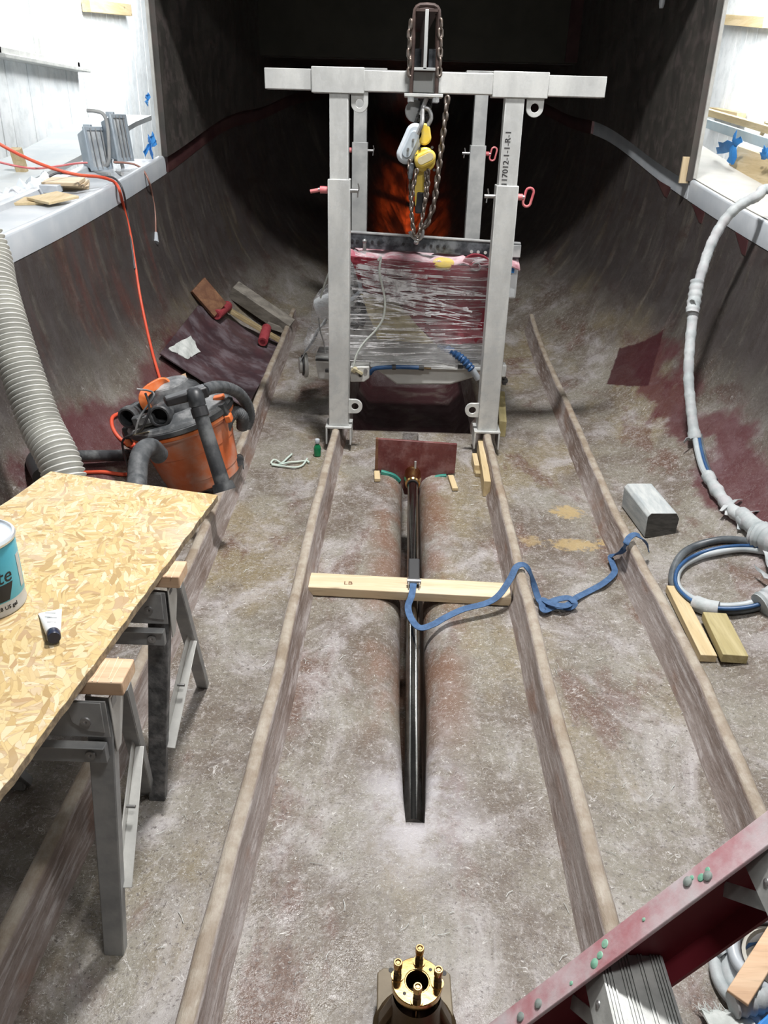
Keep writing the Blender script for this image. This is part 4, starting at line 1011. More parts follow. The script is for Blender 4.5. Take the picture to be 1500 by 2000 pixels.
# wrapped hose hanging down the right hull side
wh = thing('wrapped_hose', 'white wrapped hose bundle hanging over the right deck edge down the hull side', 'hose', on(1.6, 4.0))
def hd(u, v, lift): return float(np.linalg.norm(np.array(ph(u, v, lift)) - CP) / np.linalg.norm(ray(u, v)))
H0 = hd(1357, 858, .04)
A = [Vector((2.24, 2.6, zd(2.6)+.03)), Vector((2.25, 3.15, zd(3.15)+.04)), Vector((2.14, 3.62, zd(3.62)+.12)), pd(1520, 372, 4.22), pd(1478, 384, 4.26), pd(1440, 405, 4.3), pd(1412, 435, 4.34), pd(1390, 475, 4.36), pd(1374, 520, 4.37), pd(1360, 570, 4.37), pd(1353, 620, 4.37)]
def hb_(t): return 4.37 + (H0-4.37)*t
B_ = [pd(1353, 618, hb_(0)), pd(1347, 680, hb_(.25)), pd(1345, 740, hb_(.5)), pd(1350, 800, hb_(.76)), pd(1357, 858, hb_(1))]
put(MB().tube(smooth_path(A, 10), lambda i: .0275*(1 + .05*math.sin(i*1.1) + .04*math.sin(i*2.7)), 14), 'wrapping', M['tapewhite'], wh, ang=60)
put(MB().tube(smooth_path(B_, 10), lambda i: .0275*(1 + .05*math.sin(i*1.3) + .04*math.sin(i*2.3)) + (.008 if i > 36 else 0), 14), 'wrapping', M['tapewhite'], wh, ang=60)
put(MB().tube(smooth_path([pd(1362, 548, 4.37), pd(1357, 580, 4.37), pd(1352, 612, 4.36)], 8), lambda i: .036 + .003*math.sin(i*2), 14), 'wrap_bulge', M['tapewhite'], wh, ang=60)
C1 = [pd(1357, 850, H0), ph(1362, 880, .035), ph(1372, 915, .03), ph(1386, 938, .03)]
put(MB().tube(smooth_path(C1, 8), .015, 10), 'hose', M['cablegrey'], wh)
put(MB().tube([p + Vector((.018, 0, .004)) for p in smooth_path(C1, 8)], .011, 10), 'hose', M['bluehose'], wh)
put(MB().tube([p + Vector((.030, 0, .004)) for p in smooth_path(C1, 8)], .009, 10), 'hose', M['cable'], wh)
D = [ph(1382, 928, .03), ph(1398, 955, .03), ph(1420, 985, .03), ph(1440, 1005, .03), ph(1462, 1025, .035), ph(1490, 1048, .05)]
put(MB().tube(smooth_path(D, 8), lambda i: .029*(1+.12*math.sin(i*.9)+.06*math.sin(i*2.3)), 14), 'wrapping', M['tapewhite'], wh, ang=60)
put(MB().tube(smooth_path([ph(1448, 1003, .035), ph(1475, 1030, .04), ph(1515, 1050, .05)], 8), lambda i: .033+.0008*i, 14), 'wrapping', M['tapewhite'], wh, ang=60)
def ragd(c, vs, parent, m='tapewhite'):
    c = Vector(c); rws = []
    for a_ in vs:
        a_ = Vector(a_); s_ = a_.cross(Vector((.3, .5, 1))).normalized()*.014
        mb_ = MB().grid([[c - s_, c + s_], [c + a_*.5 - s_*1.3 + Vector((0, 0, .01)), c + a_*.5 + s_*.8 + Vector((0, 0, .012))], [c + a_ - s_*.9, c + a_ + s_*.3]], .003)
        put(mb_, 'tape_end', M[m], parent, ang=70)
ragd(ph(1425, 985, .045), [(-.05, -.03, -.02), (.06, .02, .02), (-.03, -.05, -.03)], wh)
ragd(ph(1450, 1008, .045), [(.08, .02, .02), (.07, -.02, -.01), (-.03, -.05, -.04)], wh)
ragd(pd(1349, 585, 4.33), [(.03, -.01, -.03)], wh); ragd(pd(1347, 855, H0-.02), [(-.025, 0, -.03)], wh)
# right deck: stakes, boards and tape
def stake(u0, v0, u1, v1, x, w, h, name, m, label):
    a_, b_ = px(u0, v0, x), px(u1, v1, x)
    return solo(MB().bar(a_, b_, w, h, up=(0, 1, 0)), name, m, label, 'wood', b_, bev=.002)
stake(1343, 306, 1334, 358, 1.885, .060, .022, 'wood_stake', M['pine_z'], 'short pine stake clamped inside the right deck edge at the cabin wall')
stake(1357, 308, 1354, 335, 1.985, .05, .03, 'wood_block', M['pine_z'], 'little pine block on the deck behind the pine stake at the cabin wall')
bd = thing('deck_board', 'pale plywood board standing along the outer edge of the right deck', 'board', (2.40, 5.2, zd(5.2)))
rws = []
mb = MB().add([(2.40, 3.2, SHEER(3.2)+.08), (2.40, 6.6, SHEER(6.6)+.06), (2.46, 6.6, SHEER(6.6)+.235), (2.46, 3.2, SHEER(3.2)+.255), (2.43, 3.2, SHEER(3.2)+.08), (2.43, 6.6, SHEER(6.6)+.06), (2.49, 6.6, SHEER(6.6)+.235), (2.49, 3.2, SHEER(3.2)+.255)], [(0,1,2,3), (7,6,5,4), (0,4,5,1), (1,5,6,2), (2,6,7,3), (3,7,4,0)])
put(mb, 'panel', M['pine_y'], bd)
solo(MB().bar((2.72, 3.4, 1.42), (2.72, 9.0, 1.98), .05, .05), 'rail_batten', M['pine_y'], 'thin pine batten running behind the plywood board outside the right deck', 'batten', (2.72, 6, 1.6), bev=.002)
solo(MB().bar((2.68, 3.4, 1.34), (2.68, 9.0, 1.90), .03, .07), 'blue_batten', M['paleblue'], 'pale blue strip just below the pine batten outside the right deck', 'batten', (2.68, 6, 1.55), bev=.002)
def tapeclump(c, arms, label, name='tape_clump', w=.035):
    c = Vector(c); o = None
    t_ = thing(name, label, 'tape', c)
    for a_ in arms:
        a_ = Vector(a_); s_ = a_.cross(Vector((1, .2, .3))).normalized()*w/2
        rws = [[c - s_*.6, c, c + s_*.6], [c + a_*.35 - s_ + Vector((-.01, 0, .008)), c + a_*.35 + Vector((-.02, 0, 0)), c + a_*.35 + s_], [c + a_*.7 - s_*.7, c + a_*.7 + Vector((-.012, 0, .004)), c + a_*.7 + s_*.8 + Vector((.01, 0, 0))], [c + a_ - s_, c + a_ + Vector((.006, 0, -.004)), c + a_ + s_*.5]]
        put(MB().grid(rws, .003), 'strip', M['bluetape'], t_, ang=70)
    return t_
xb = 2.37
c = px(1436, 284, xb)
tapeclump(c, [px(1432, 320, xb)-c, px(1404, 285, xb)-c, px(1400, 296, xb)-c, px(1448, 270, xb)-c, px(1436, 258, xb)-c, px(1424, 318, xb)-c], 'clump of torn blue tape stuck to the plywood board past the right deck', w=.06)
c = px(1498, 300, xb)
tapeclump(c, [px(1486, 306, xb)-c, px(1492, 292, xb)-c, px(1508, 308, xb)-c, px(1505, 290, xb)-c], 'second clump of torn blue tape at the edge past the right deck', w=.06)
# cleats on the right shed wall
def cleat(u0, v0, u1, v1, x, t, label, name='wall_cleat'):
    a_, b_ = px(u0, v0, x), px(u1, v1, x); h = .10
    return solo(MB().bar(a_, b_, t, h, up=(0, 0, 1)), name, M['pine_y'], label, 'cleat', (a_+b_)/2, bev=.003)
cleat(1392, 219, 1447, 230, 3.6, .10, 'pine cleat on the right shed wall above the clump of blue tape')
cleat(1412, 38, 1500, 44, 3.6, .10, 'faint pine cleat high on the right shed wall')
sp = px(1484, 262, 3.3); solo(MB().bar(px(1500, 238, 3.3), px(1481, 276, 3.3), .05, .035, ends=(.012, .03)), 'wood_sliver', M['stick'], 'pointed brown sliver of wood leaning at the right shed wall', 'wood', sp)
cp = py(1293, 4, 6.6); solo(MB().lathe([(0, -.04), (.014, -.036), (.02, -.01), (.02, .12), (0, .12)], cp, (0, .0, 1), 16), 'hanging_handle', M['gel'], 'small cream handle hanging at the top of the right cabin wall', 'handle', cp)

wr = bpy.data.objects['wall_right']
for q in (((1283, 350), (1311, 366), (1303, 386), (1298, 383)), ((1352, 398), (1377, 415), (1371, 437), (1366, 434)), ((1437, 452), (1462, 470), (1456, 500), (1450, 496))):
    A_, B_, C_, D_ = [ph(u, v, .012) for u, v in q]
    put(MB().grid([[A_, A_.lerp(B_, .5), B_], [A_.lerp(D_, .5), A_.lerp(C_, .5), B_.lerp(C_, .5)], [D_, D_.lerp(C_, .5), C_]], .004), 'resin_gusset', M['lip'], wr)
scp = pz(1450, 1588, .006); solo(MB().grid([[scp + Vector((-.014+.007*i, -.010+.006*j, .004*math.sin(2.3*i+1.7*j)+.004)) for i in range(5)] for j in range(4)], .002), 'pink_scrap', M['redpaint'], 'small pink rag scrap on the floor by the right outer stringer', 'scrap', scp, ang=80)
# ================================================================== BRASS STERN FLANGE at the near end
fl = thing('stern_flange', 'brass flanged stern gland with four studs on a bronze plate', 'flange', (.085, 1.06, .0))
hz = .20
cf = pz(815, 1916, hz)
cx_, cy_ = cf.x, cf.y
def rot(a): return (math.cos(a), math.sin(a))
plt = [(-.078, -.105), (.078, -.105), (.078, .055), (.066, .066), (-.066, .066), (-.078, .055)]
pc = Vector((cx_, cy_ + .045, .0))
put(MB().prism(plt, pc + Vector((0, 0, .060)), (1, .02, 0), (-.02, 1, 0), (0, 0, 1), .018), 'base_plate', M['bronzeplate'], fl, bev=.003)
put(MB().box(pc + Vector((0, -.02, .03)), (.11, .13, .064)), 'base_block', M['bronze'], fl, bev=.006)
# saddle with webs
body = MB().lathe([(.085, .075), (.062, .09), (.052, .12), (.047, hz-.022)], (cx_, cy_-.012, 0), (0, 0, 1), 32, False)
put(body, 'body', M['bronze'], fl)
for q in (-1, 1):
    put(MB().prism([(0, .078), (q*.075, .078), (q*.072, .10), (q*.045, hz-.035), (0, hz-.02)][::q], (cx_, cy_-.03, 0), (1, 0, 0), (0, 0, 1), (0, 1, 0), .035), 'web', M['bronze'], fl, bev=.008)
n = 48
ring = MB().ringplate([(.050*rot(2*PI*k/n)[0]*1.0, .050*rot(2*PI*k/n)[1]) for k in range(n)], [(.024*rot(2*PI*k/n)[0], .024*rot(2*PI*k/n)[1]) for k in range(n)], (cx_, cy_, hz-.016), (1, 0, 0), (0, 1, 0), (0, 0, 1), .016)
fr = put(ring, 'flange_ring', M['brass'], fl, bev=.0015)
put(MB().ringplate([(.0245*rot(2*PI*k/n)[0], .0245*rot(2*PI*k/n)[1]) for k in range(n)], [(.0225*rot(2*PI*k/n)[0], .0225*rot(2*PI*k/n)[1]) for k in range(n)], (cx_, cy_, hz-.11), (1, 0, 0), (0, 1, 0), (0, 0, 1), .109), 'bore', M['brass'], fl)
for a in (1.47, 2.95, 4.68, 6.18):
    sx_, sy_ = cx_ + .0395*math.cos(a), cy_ + .0395*math.sin(a); lean = Vector((0, 0, 1))
    sd_ = put(MB().cyl((sx_, sy_, hz-.02), (sx_, sy_, hz+.040), .0072, seg=14), 'stud', M['bronze'], fl)
    put(MB().lathe([(0, 0), (.0125, 0), (.0125, .003), (0, .003)], (sx_, sy_, hz), (0, 0, 1), 20), 'washer', M['brass'], sd_)
    put(MB().cyl((sx_, sy_, hz+.003), (sx_, sy_, hz+.014), .009, seg=6), 'nut', M['bronze'], sd_)
    put(MB().lathe([(0, 0), (.0085, 0), (.0088, .012), (.0078, .0142), (.0058, .0142), (.0052, .010), (.0040, .010), (.0036, .0130), (0, .0130)], (sx_, sy_, hz+.029), (0, 0, 1), 20), 'tube_nut', M['brass'], sd_)
for a in (.75, 3.95):
    put(MB().cyl((cx_+.036*math.cos(a), cy_+.036*math.sin(a), hz), (cx_+.036*math.cos(a), cy_+.036*math.sin(a), hz+.0006), .0034, seg=14), 'threaded_hole', M['ink'], fr)
for hp in (pz(764, 1895, .078), pz(867, 1901, .078)):
    put(MB().cyl(hp, hp + Vector((0, 0, .0009)), .0055, seg=14), 'bolt_hole', M['ink'], fl)
for q, d_ in ((-.062, -.088), (-.045, -.105)):
    put(MB().cyl((cx_+q, cy_+d_, .078), (cx_+q, cy_+d_, .081), .006, seg=12), 'bolt_head', M['brass'], fl)
text_on('Taylor', .022, (cx_-.056, cy_-.058, .0786), (.35, -.9, 0), (.9, .35, 0), fl, M['ink'], 'handwriting')

# ================================================================== STRAND BOARD TABLE, SAWHORSES
ZT = .752
tbl = [(-1.028, 2.178), (-.501, 2.050), (-.640, .45), (-1.27, .60)]
ob = MB()
def jag(a, b, n):
    a, b = Vector(a), Vector(b); return [a.lerp(b, k/n) + Vector((random.uniform(-.002, .002), random.uniform(-.002, .002))) for k in range(n)]
edge = jag(tbl[0], tbl[3], 30) + jag(tbl[3], tbl[2], 14) + jag(tbl[2], tbl[1], 60) + jag(tbl[1], tbl[0], 20)
osb = thing('strand_board', 'strand board sheet laid over two sawhorses as a table', 'board', (-.85, 1.4, ZT-.018))
put(MB().prism([tuple(p) for p in edge], (0, 0, ZT-.0179), (1, 0, 0), (0, 1, 0), (0, 0, 1), .0165), 'edge', M['osbedge'], osb)
put(MB().prism([tuple(p) for p in edge], (0, 0, ZT-.0014), (1, 0, 0), (0, 1, 0), (0, 0, 1), .0014), 'face', M['osb'], osb)
def channel(mb, p0, p1, w, d, side, t=.003, up=(0, -1, 0), w1=None):
    # a web facing -Y with flanges turned back on both edges
    p0, p1 = Vector(p0), Vector(p1); ax = (p1-p0).normalized(); s = ax.cross(Vector((0, 1, 0))).normalized(); n = s.cross(ax).normalized()
    if n.y > 0: n = -n
    if s.x < 0: s = -s
    for (a, ca) in ((p0, w), (p1, w1 or w)): pass
    w1 = w1 or w
    mb.bar(p0, p1, w, t, up=n, ends=(w1, t))
    for q in (-1, 1):
        o0, o1 = s*(q*w/2) - n*(d/2), s*(q*w1/2) - n*(d/2); mb.bar(p0+o0, p1+o1, t, d, up=n)
    return mb
def sawhorse(yt, xr, fx, fy, bx, by, label, legm, spat):
    s = thing('sawhorse', label, 'sawhorse', (-.8, (fy+by)/2, 0)); zt = ZT-.0185
    put(MB().box((xr-.275, yt, zt-.016), (.55, .078, .032)), 'top_rail', M['sawtop'], s, bev=.003)
    mb = MB()
    for k in range(7):
        x = xr-.02-.012*k+random.uniform(-.004, .004); mb.box((x, yt+random.uniform(-.01, .01), zt+.0002), (.0022, .07, .0012), (0, 0, random.uniform(-.08, .08)))
    put(mb, 'saw_cuts', M['pine_x'], s, stuff=True)
    xf = xr-.055
    for sx, (x0, xa, xb) in ((1, (xf, fx, bx)), (-1, (xr-.50, xr-.50-.02, xr-.50+.0))):
        zf, zb = (zhull(xa, fy), zhull(xb, by))
        lg = channel(MB(), (x0, yt-.028, zt-.045), (xa, fy, zf), .050, .026, sx, w1=.042)
        put(lg, 'leg', spat if sx > 0 else legm, s, bev=.001)
        lb = channel(MB(), (x0+.018, yt+.03, zt-.07), (xb, by, zb), .034, .022, sx)
        put(lb, 'leg', legm, s, bev=.001)
        # pale folding brace between the legs
        f0 = Vector((x0, yt-.028, zt-.045)).lerp(Vector((xa, fy, zf)), .66); b0_ = Vector((x0+.018, yt+.03, zt-.07)).lerp(Vector((xb, by, zb)), .42)
        m0 = f0.lerp(b0_, .5)
        bm_ = MB().bar(f0 + Vector((.012, .012, -.03)), b0_ + Vector((.002, 0, 0)), .003, .046, up=(0, 0, 1), ends=(.003, .028)).bar(f0 + Vector((.026, .012, -.05)), b0_ + Vector((.016, 0, -.012)), .028, .003, up=(0, 0, 1), ends=(.02, .003))
        br_ = put(bm_, 'brace', M['galvlight'], s, bev=.001)
        put(MB().cyl(m0 + Vector((.012, 0, 0)), m0 + Vector((.032, 0, 0)), .004, seg=8), 'rivet', M['steel'], br_)
    # apron, bracket plates and lower cross bar on the near face
    ya = yt-.045
    put(MB().box((xr-.285, ya, zt-.085), (.50, .003, .088)), 'apron', M['galv'], s, bev=.001)
    pl_ = put(MB().prism([(xf-.058, zt-.042), (xf+.012, zt-.042), (xf+.012, zt-.115), (xf-.020, zt-.112), (xf-.050, zt-.092)], (0, ya-.005, 0), (1, 0, 0), (0, 0, 1), (0, 1, 0), .003), 'bracket_plate', M['galv'], s, bev=.0015)
    put(MB().lathe([(0, 0), (.004, .003), (.010, .003), (.011, 0)], (xf-.022, ya-.005, zt-.088), (0, -1, 0), 16), 'bolt', M['steel'], pl_)
    cb = put(MB().box((xr-.295, ya-.004, zt-.165), (.50, .016, .040)).box((xr-.295, ya-.010, zt-.143), (.50, .022, .003)), 'cross_bar', M['galv'], s, bev=.001)
    put(MB().lathe([(0, 0), (.004, .003), (.010, .003), (.011, 0)], (xf-.020, ya-.013, zt-.165), (0, -1, 0), 16), 'bolt', M['steel'], cb)
    # side tongue folded from the head
    put(MB().prism([(yt-.035, zt-.040), (yt+.034, zt-.040), (yt+.036, zt-.085), (yt-.01, zt-.175), (yt-.035, zt-.175)], (xf+.022, 0, 0), (0, 1, 0), (0, 0, 1), (1, 0, 0), .003), 'head_plate', M['galvlight'], s, bev=.001)
    return s
sawhorse(1.262, -.508, -.600, 1.185, -.668, 1.665, 'near sawhorse with a smooth grey leg and a broad timber end', M['galv'], M['galv'])
sawhorse(1.662, -.502, -.633, 1.645, -.622, 2.145, 'far sawhorse with a spattered black leg and a hacked timber end', M['galv'], M['spatter'])

# can of paint
cc = Vector((-.872, 1.452, ZT)); CR, CHh = .080, .165
can = thing('paint_can', 'teal paint can with a pale lid on the strand board', 'can', cc)
put(MB().lathe([(CR-.004, .0), (CR, .002), (CR+.001, .006), (CR, .010), (CR, .033)], cc, (0, 0, 1), 56), 'base_band', M['silverlabel'], can)
put(MB().lathe([(CR, .033), (CR, CHh-.012), (CR-.001, CHh-.010)], cc, (0, 0, 1), 56, False), 'label', M['tealcan'], can)
put(MB().lathe([(CR-.001, CHh-.010), (CR+.002, CHh-.008), (CR+.003, CHh-.003), (CR+.001, CHh+.001), (CR-.003, CHh+.002), (CR-.005, CHh-.001)], cc, (0, 0, 1), 56, False), 'rim', M['tin'], can)
put(MB().lathe([(CR-.0045, CHh-.001), (CR-.008, CHh-.006), (CR-.014, CHh-.006), (CR-.017, CHh-.001), (CR-.020, CHh-.002), (0, CHh-.003)], cc, (0, 0, 1), 56, False), 'lid', M['lidwhite'], can)
th0 = math.atan2(0 - cc.y, 0 - cc.x)
def cyl_bend(th, z, R, slant=0.0):
    return lambda co: cc + Vector((math.cos(th + (co.x + slant*co.y)/R)*(R+.0004+co.z), math.sin(th + (co.x + slant*co.y)/R)*(R+.0004+co.z), z + co.y))
text_on('Lite', .045, cc, (1, 0, 0), (0, 1, 0), can, M['ink'], 'lettering', cyl_bend(th0 + math.radians(21), .091, CR, .15))
text_on('0.8 US gal', .0125, cc, (1, 0, 0), (0, 1, 0), can, M['ink'], 'lettering', cyl_bend(th0 + math.radians(27), .020, CR))
def patch(t0a, t1a, t0b, t1b, za, zb_, name, m, R=CR+.0006):
    rws = []
    for i in range(5):
        q = i/4; ta, tb = t0b + (t0a-t0b)*q, t1b + (t1a-t1b)*q
        rws.append([cc + Vector((math.cos(th0+math.radians(ta+(tb-ta)*k/16))*R, math.sin(th0+math.radians(ta+(tb-ta)*k/16))*R, zb_ + (za-zb_)*q)) for k in range(17)])
    return put(MB().grid(rws, .0003), name, m, can)
patch(-50, 44, -42, 33, .074, .036, 'label_block', M['ink'])
patch(62, 74, 62, 74, .122, .045, 'label_print', M['silverlabel'])
# tube of hardener
t0, t1 = pz(98, 1194, ZT+.003), pz(104, 1236, ZT+.0145)
tb = thing('resin_tube', 'white squeeze tube with a navy cap lying on the strand board', 'tube', pz(101, 1220, ZT))
ax = (t1-t0); sd_ = ax.cross(Vector((0, 0, 1))).normalized(); nn_ = sd_.cross(ax).normalized()
rws = []
for q, w, h in ((0, .0235, .0012), (.07, .0235, .0012), (.09, .0225, .002), (.35, .0205, .007), (.7, .0175, .0115), (.93, .0150, .0135), (1.0, .0135, .0130), (1.03, .008, .008)):
    c = t0 + ax*q
    rws.append([c + sd_*math.cos(2*PI*k/24)*w + nn_*math.sin(2*PI*k/24)*h for k in range(24)])
put(MB().grid(rws, closed_u=True), 'body', M['tube'], tb, ang=50)
put(MB().lathe([(0, 0), (.0125, 0), (.0135, .003), (.0138, .020), (.012, .024), (0, .024)], t1 + ax*.0, ax, 24), 'cap', M['capnavy'], tb)
for q, L_, o in ((.2, .022, 0), (.42, .016, .004), (.5, .02, -.002), (.75, .018, .0)):
    c = t0 + ax*q + nn_*(.0035 + .0135*q*.85); put(MB().box(c + sd_*o, (L_, .0014, .0006)), 'print_line', M['galv'], tb)

# ================================================================== VACUUM
Cb = Vector((-.952, 3.66, .100)); A_ = Vector((-.26, -.05, .965)).normalized()
Rt = Vector((1, .03, 0)); Rt = (Rt - A_*Rt.dot(A_)).normalized(); Fw = Rt.cross(A_)
if Fw.y > 0: Fw = -Fw
def V(a, b, c): return Cb + Rt*a + Fw*b + A_*c
vac = thing('shop_vacuum', 'dusty orange drum vacuum with a black head leaning at the bilge', 'vacuum', Cb - Vector((0, 0, .09)))
HB = .31
put(MB().lathe([(0, 0), (.165, 0), (.183, .012), (.188, .062), (.192, .064), (.193, .072), (.212, .20), (.216, .202), (.217, .210), (.232, HB-.012), (.246, HB-.010), (.250, HB+.002), (.250, HB+.016), (.244, HB+.018)], Cb, A_, 56), 'drum', M['orange'], vac)
put(MB().lathe([(.251, HB+.000), (.254, HB+.004), (.254, HB+.016), (.250, HB+.018)], Cb, A_, 56), 'drum_rim', M['orangeclean'], vac)
lid = put(MB().lathe([(.248, HB+.018), (.258, HB+.022), (.258, HB+.050), (.248, HB+.064), (.200, HB+.078), (.165, HB+.086), (0, HB+.088)], Cb, A_, 56), 'lid', M['vaclid'], vac)
put(MB().lathe([(.2585, HB+.022), (.262, HB+.026), (.262, HB+.044), (.2585, HB+.048)], Cb, A_, 56), 'lid_band', M['vacblack'], lid)
head = put(MB().lathe([(.165, 0), (.158, .03), (.150, .075), (.135, .10), (.10, .125), (.05, .135), (0, .137)], V(-.02, -.03, HB+.055), A_, 40), 'motor_head', M['vacblack'], vac)
put(MB().lathe([(.10, 0), (.095, .012), (.06, .022), (0, .024)], V(-.02, -.04, HB+.178), A_, 36), 'head_cap', M['vaclid'], head)
def port(a, b, c, da, name):
    o = V(a, b, c); d = (Fw + Rt*da + A_*.1).normalized()
    p_ = put(MB().lathe([(.030, -.10), (.046, -.10), (.046, -.03), (.052, -.026), (.052, .006), (.046, .012), (.038, .012), (.038, -.06), (0, -.06)], o, d, 28), name, M['vacblack'], vac)
    put(MB().lathe([(.0, 0), (.0375, 0), (.0375, .002), (0, .002)], o - d*.055, d, 24), 'port_bore', M['ink'], p_)
port(-.185, .145, HB+.125, -.25, 'blower_port'); port(-.02, .205, HB+.115, .0, 'inlet_port')
put(MB().box(V(-.10, .195, HB+.11), (.10, .04, .055), None, Matrix((Rt, -Fw, A_)).transposed()), 'switch_block', M['vacblack'], vac, bev=.006)
put(MB().box(V(-.095, .218, HB+.115), (.055, .006, .035), None, Matrix((Rt, -Fw, A_)).transposed()), 'switch_plate', M['vaclid'], vac, bev=.002)
put(MB().tube(smooth_path([V(-.10, .10, HB+.13), V(-.105, .095, HB+.175), V(-.09, .075, HB+.202), V(-.05, .03, HB+.212), V(-.02, -.01, HB+.205), V(-.01, -.02, HB+.17)], 8), 0, flat=(.042, .020), up=Fw), 'carry_handle', M['orangeclean'], vac, bev=.005)
R3 = Matrix((Rt, -Fw, A_)).transposed()
put(MB().box(V(-.12, .232, HB+.066), (.075, .03, .004), None, Matrix((Rt, (-Fw+A_*-.35).normalized(), (A_+Fw*.45).normalized())).transposed()), 'warning_label', M['khaki'], lid)
for a, b in ((.235, .08), (-.24, .08)):
    lt = put(MB().box(V(a, b, HB+.03), (.035, .055, .075), None, R3), 'latch', M['vacblack'], vac, bev=.006)
    put(MB().box(V(a*1.05, b+.01, HB-.005), (.03, .05, .035), None, R3), 'latch_hook', M['orangeclean'], lt, bev=.005)
put(MB().box(V(.215, .02, HB+.08), (.05, .04, .02), None, R3), 'latch_tab', M['orangeclean'], vac, bev=.004)
# casters
def caster(pt, base, r=.034):
    c = put(MB().tube(smooth_path([base, base.lerp(pt, .5) + Vector((0, 0, .03)), pt + Vector((0, 0, .045))], 6), lambda i: .030 - .0008*i, 10), 'caster_arm', M['vacblack'], vac)
    put(MB().lathe([(0, -.014), (r*.8, -.014), (r, -.010), (r, .010), (r*.8, .014), (0, .014)], pt + Vector((0, 0, r-.02)), (1, .4, 0), 20), 'wheel', M['vacblack'], c)
f1 = pz(438, 976, .035); f2 = pz(470, 912, .035)
caster(f1, V(.10, .15, .03)); caster(f2, V(.19, .0, .05))
caster(V(-.17, .05, -.02) + Vector((0, 0, -.0)), V(-.14, .03, .03))
# wand leaning on the drum, with its wide nozzle on top
w0, w1 = pd(382, 778, 3.42), pd(438, 955, 3.46)
wd = put(MB().cyl(w0, w1, .030, .034, 20), 'wand', M['vacblack'], vac)
put(MB().cyl(w0.lerp(w1, .10), w0.lerp(w1, .20), .036, seg=20), 'wand_collar', M['blackplain'], wd)
put(MB().cyl(w0.lerp(w1, .93), w1 + (w1-w0).normalized()*.008, .045, .050, 20), 'wand_foot', M['vacblack'], wd)
n0, n1 = pd(322, 785, 3.40), pd(404, 762, 3.46)
nz = put(MB().bar(n0, n1, .055, .035, ends=(.062, .05)), 'floor_nozzle', M['blackplain'], vac, bev=.008)
put(MB().tube(smooth_path([w0.lerp(w1, .08), w0 + Vector((0, -.0, .01)), n0.lerp(n1, .68) + Vector((0, 0, -.005))], 5), .036, 14), 'nozzle_neck', M['vacblack'], nz)
put(MB().tube(smooth_path([pd(398, 763, 3.5), pd(420, 756, 3.6), pd(445, 758, 3.72), pd(468, 770, 3.85), pd(483, 792, 3.95), pd(487, 815, 4.0), pd(480, 835, 4.02)], 10), lambda i: .027 + .002*(i % 2), 14), 'hose', M['vachose'], vac)
put(MB().tube(smooth_path([pd(432, 862, 3.88), pd(438, 838, 3.85), pd(448, 814, 3.85), pd(462, 806, 3.87), pd(473, 815, 3.9), pd(474, 835, 3.95)], 10), lambda i: .030 + .002*(i % 2), 14), 'hose', M['vachose'], vac)
put(MB().tube(smooth_path([pz(300, 1075, .06), pz(278, 1030, .055), pd(267, 965, 3.30), pd(268, 935, 3.34), pd(271, 900, 3.40), pd(280, 880, 3.46), pd(296, 874, 3.54), pd(312, 890, 3.62)], 10), lambda i: .040 + .002*(i % 2), 18), 'hose', M['vachose'], vac)
put(MB().tube(smooth_path([V(-.06, .16, HB+.22), V(-.05, .215, HB+.16), V(-.12, .235, HB+.08), V(-.22, .20, HB+.05), V(-.27, .15, HB-.02), V(-.29, .15, .15), V(-.33, .14, .06)], 8), .0055, 8), 'power_cord', M['blackplain'], vac)
put(MB().tube(smooth_path([V(-.10, .13, HB+.24), V(-.02, .17, HB+.21), V(-.10, .225, HB+.14), V(-.15, .235, HB+.07)], 8), .005, 8), 'power_cord', M['vaclid'], vac)
# extension tube on the hull behind
e0_, e1_ = ph(84, 893, .085), ph(252, 889, .06)
xt = thing('vacuum_tube', 'black vacuum extension tube lying on the hull beside the grey duct hose', 'tube', e0_)
put(MB().cyl(e0_.lerp(e1_, .06), e1_, .028, seg=18), 'tube', M['vacblack'], xt)
put(MB().cyl(e1_ - (e1_-e0_).normalized()*.03, e1_ + (e1_-e0_).normalized()*.012, .031, seg=18), 'end_ring', M['blackplain'], xt)
put(MB().tube(smooth_path([e0_.lerp(e1_, .08), e0_, e0_ + Vector((-.01, -.05, .0)), e0_ + Vector((.06, -.16, -.02))], 6), .040, 14), 'elbow', M['blackplain'], xt)

# grey duct hose
dp = smooth_path([(-1.72, 3.16, 1.62), pd(-30, 470, 3.05), pd(-8, 560, 3.03), pd(18, 650, 3.0), pd(47, 740, 2.98), pd(80, 830, 2.96), pd(118, 908, 2.92), (-1.13, 2.55, .34), (-1.02, 2.32, .12)], 40)
acc = [0]
for a, b in zip(dp, dp[1:]): acc.append(acc[-1] + (b-a).length)
N = int(acc[-1]/.0024); P = []
for k in range(N+1):
    s = k*acc[-1]/N; i = min(max(int(np.searchsorted(acc, s))-1, 0), len(dp)-2); t = (s-acc[i])/max(acc[i+1]-acc[i], 1e-9); P.append(dp[i].lerp(dp[i+1], t))
dh = thing('duct_hose', 'pale grey ribbed duct hose coming down the hull behind the table', 'hose', (-1.24, 2.74, .1))
prof = [.068, .0755, .077, .0755, .068, .061, .059, .061]
put(MB().tube(P, lambda i: prof[i % 8], 28), 'corrugated_hose', M['duct'], dh, ang=80)

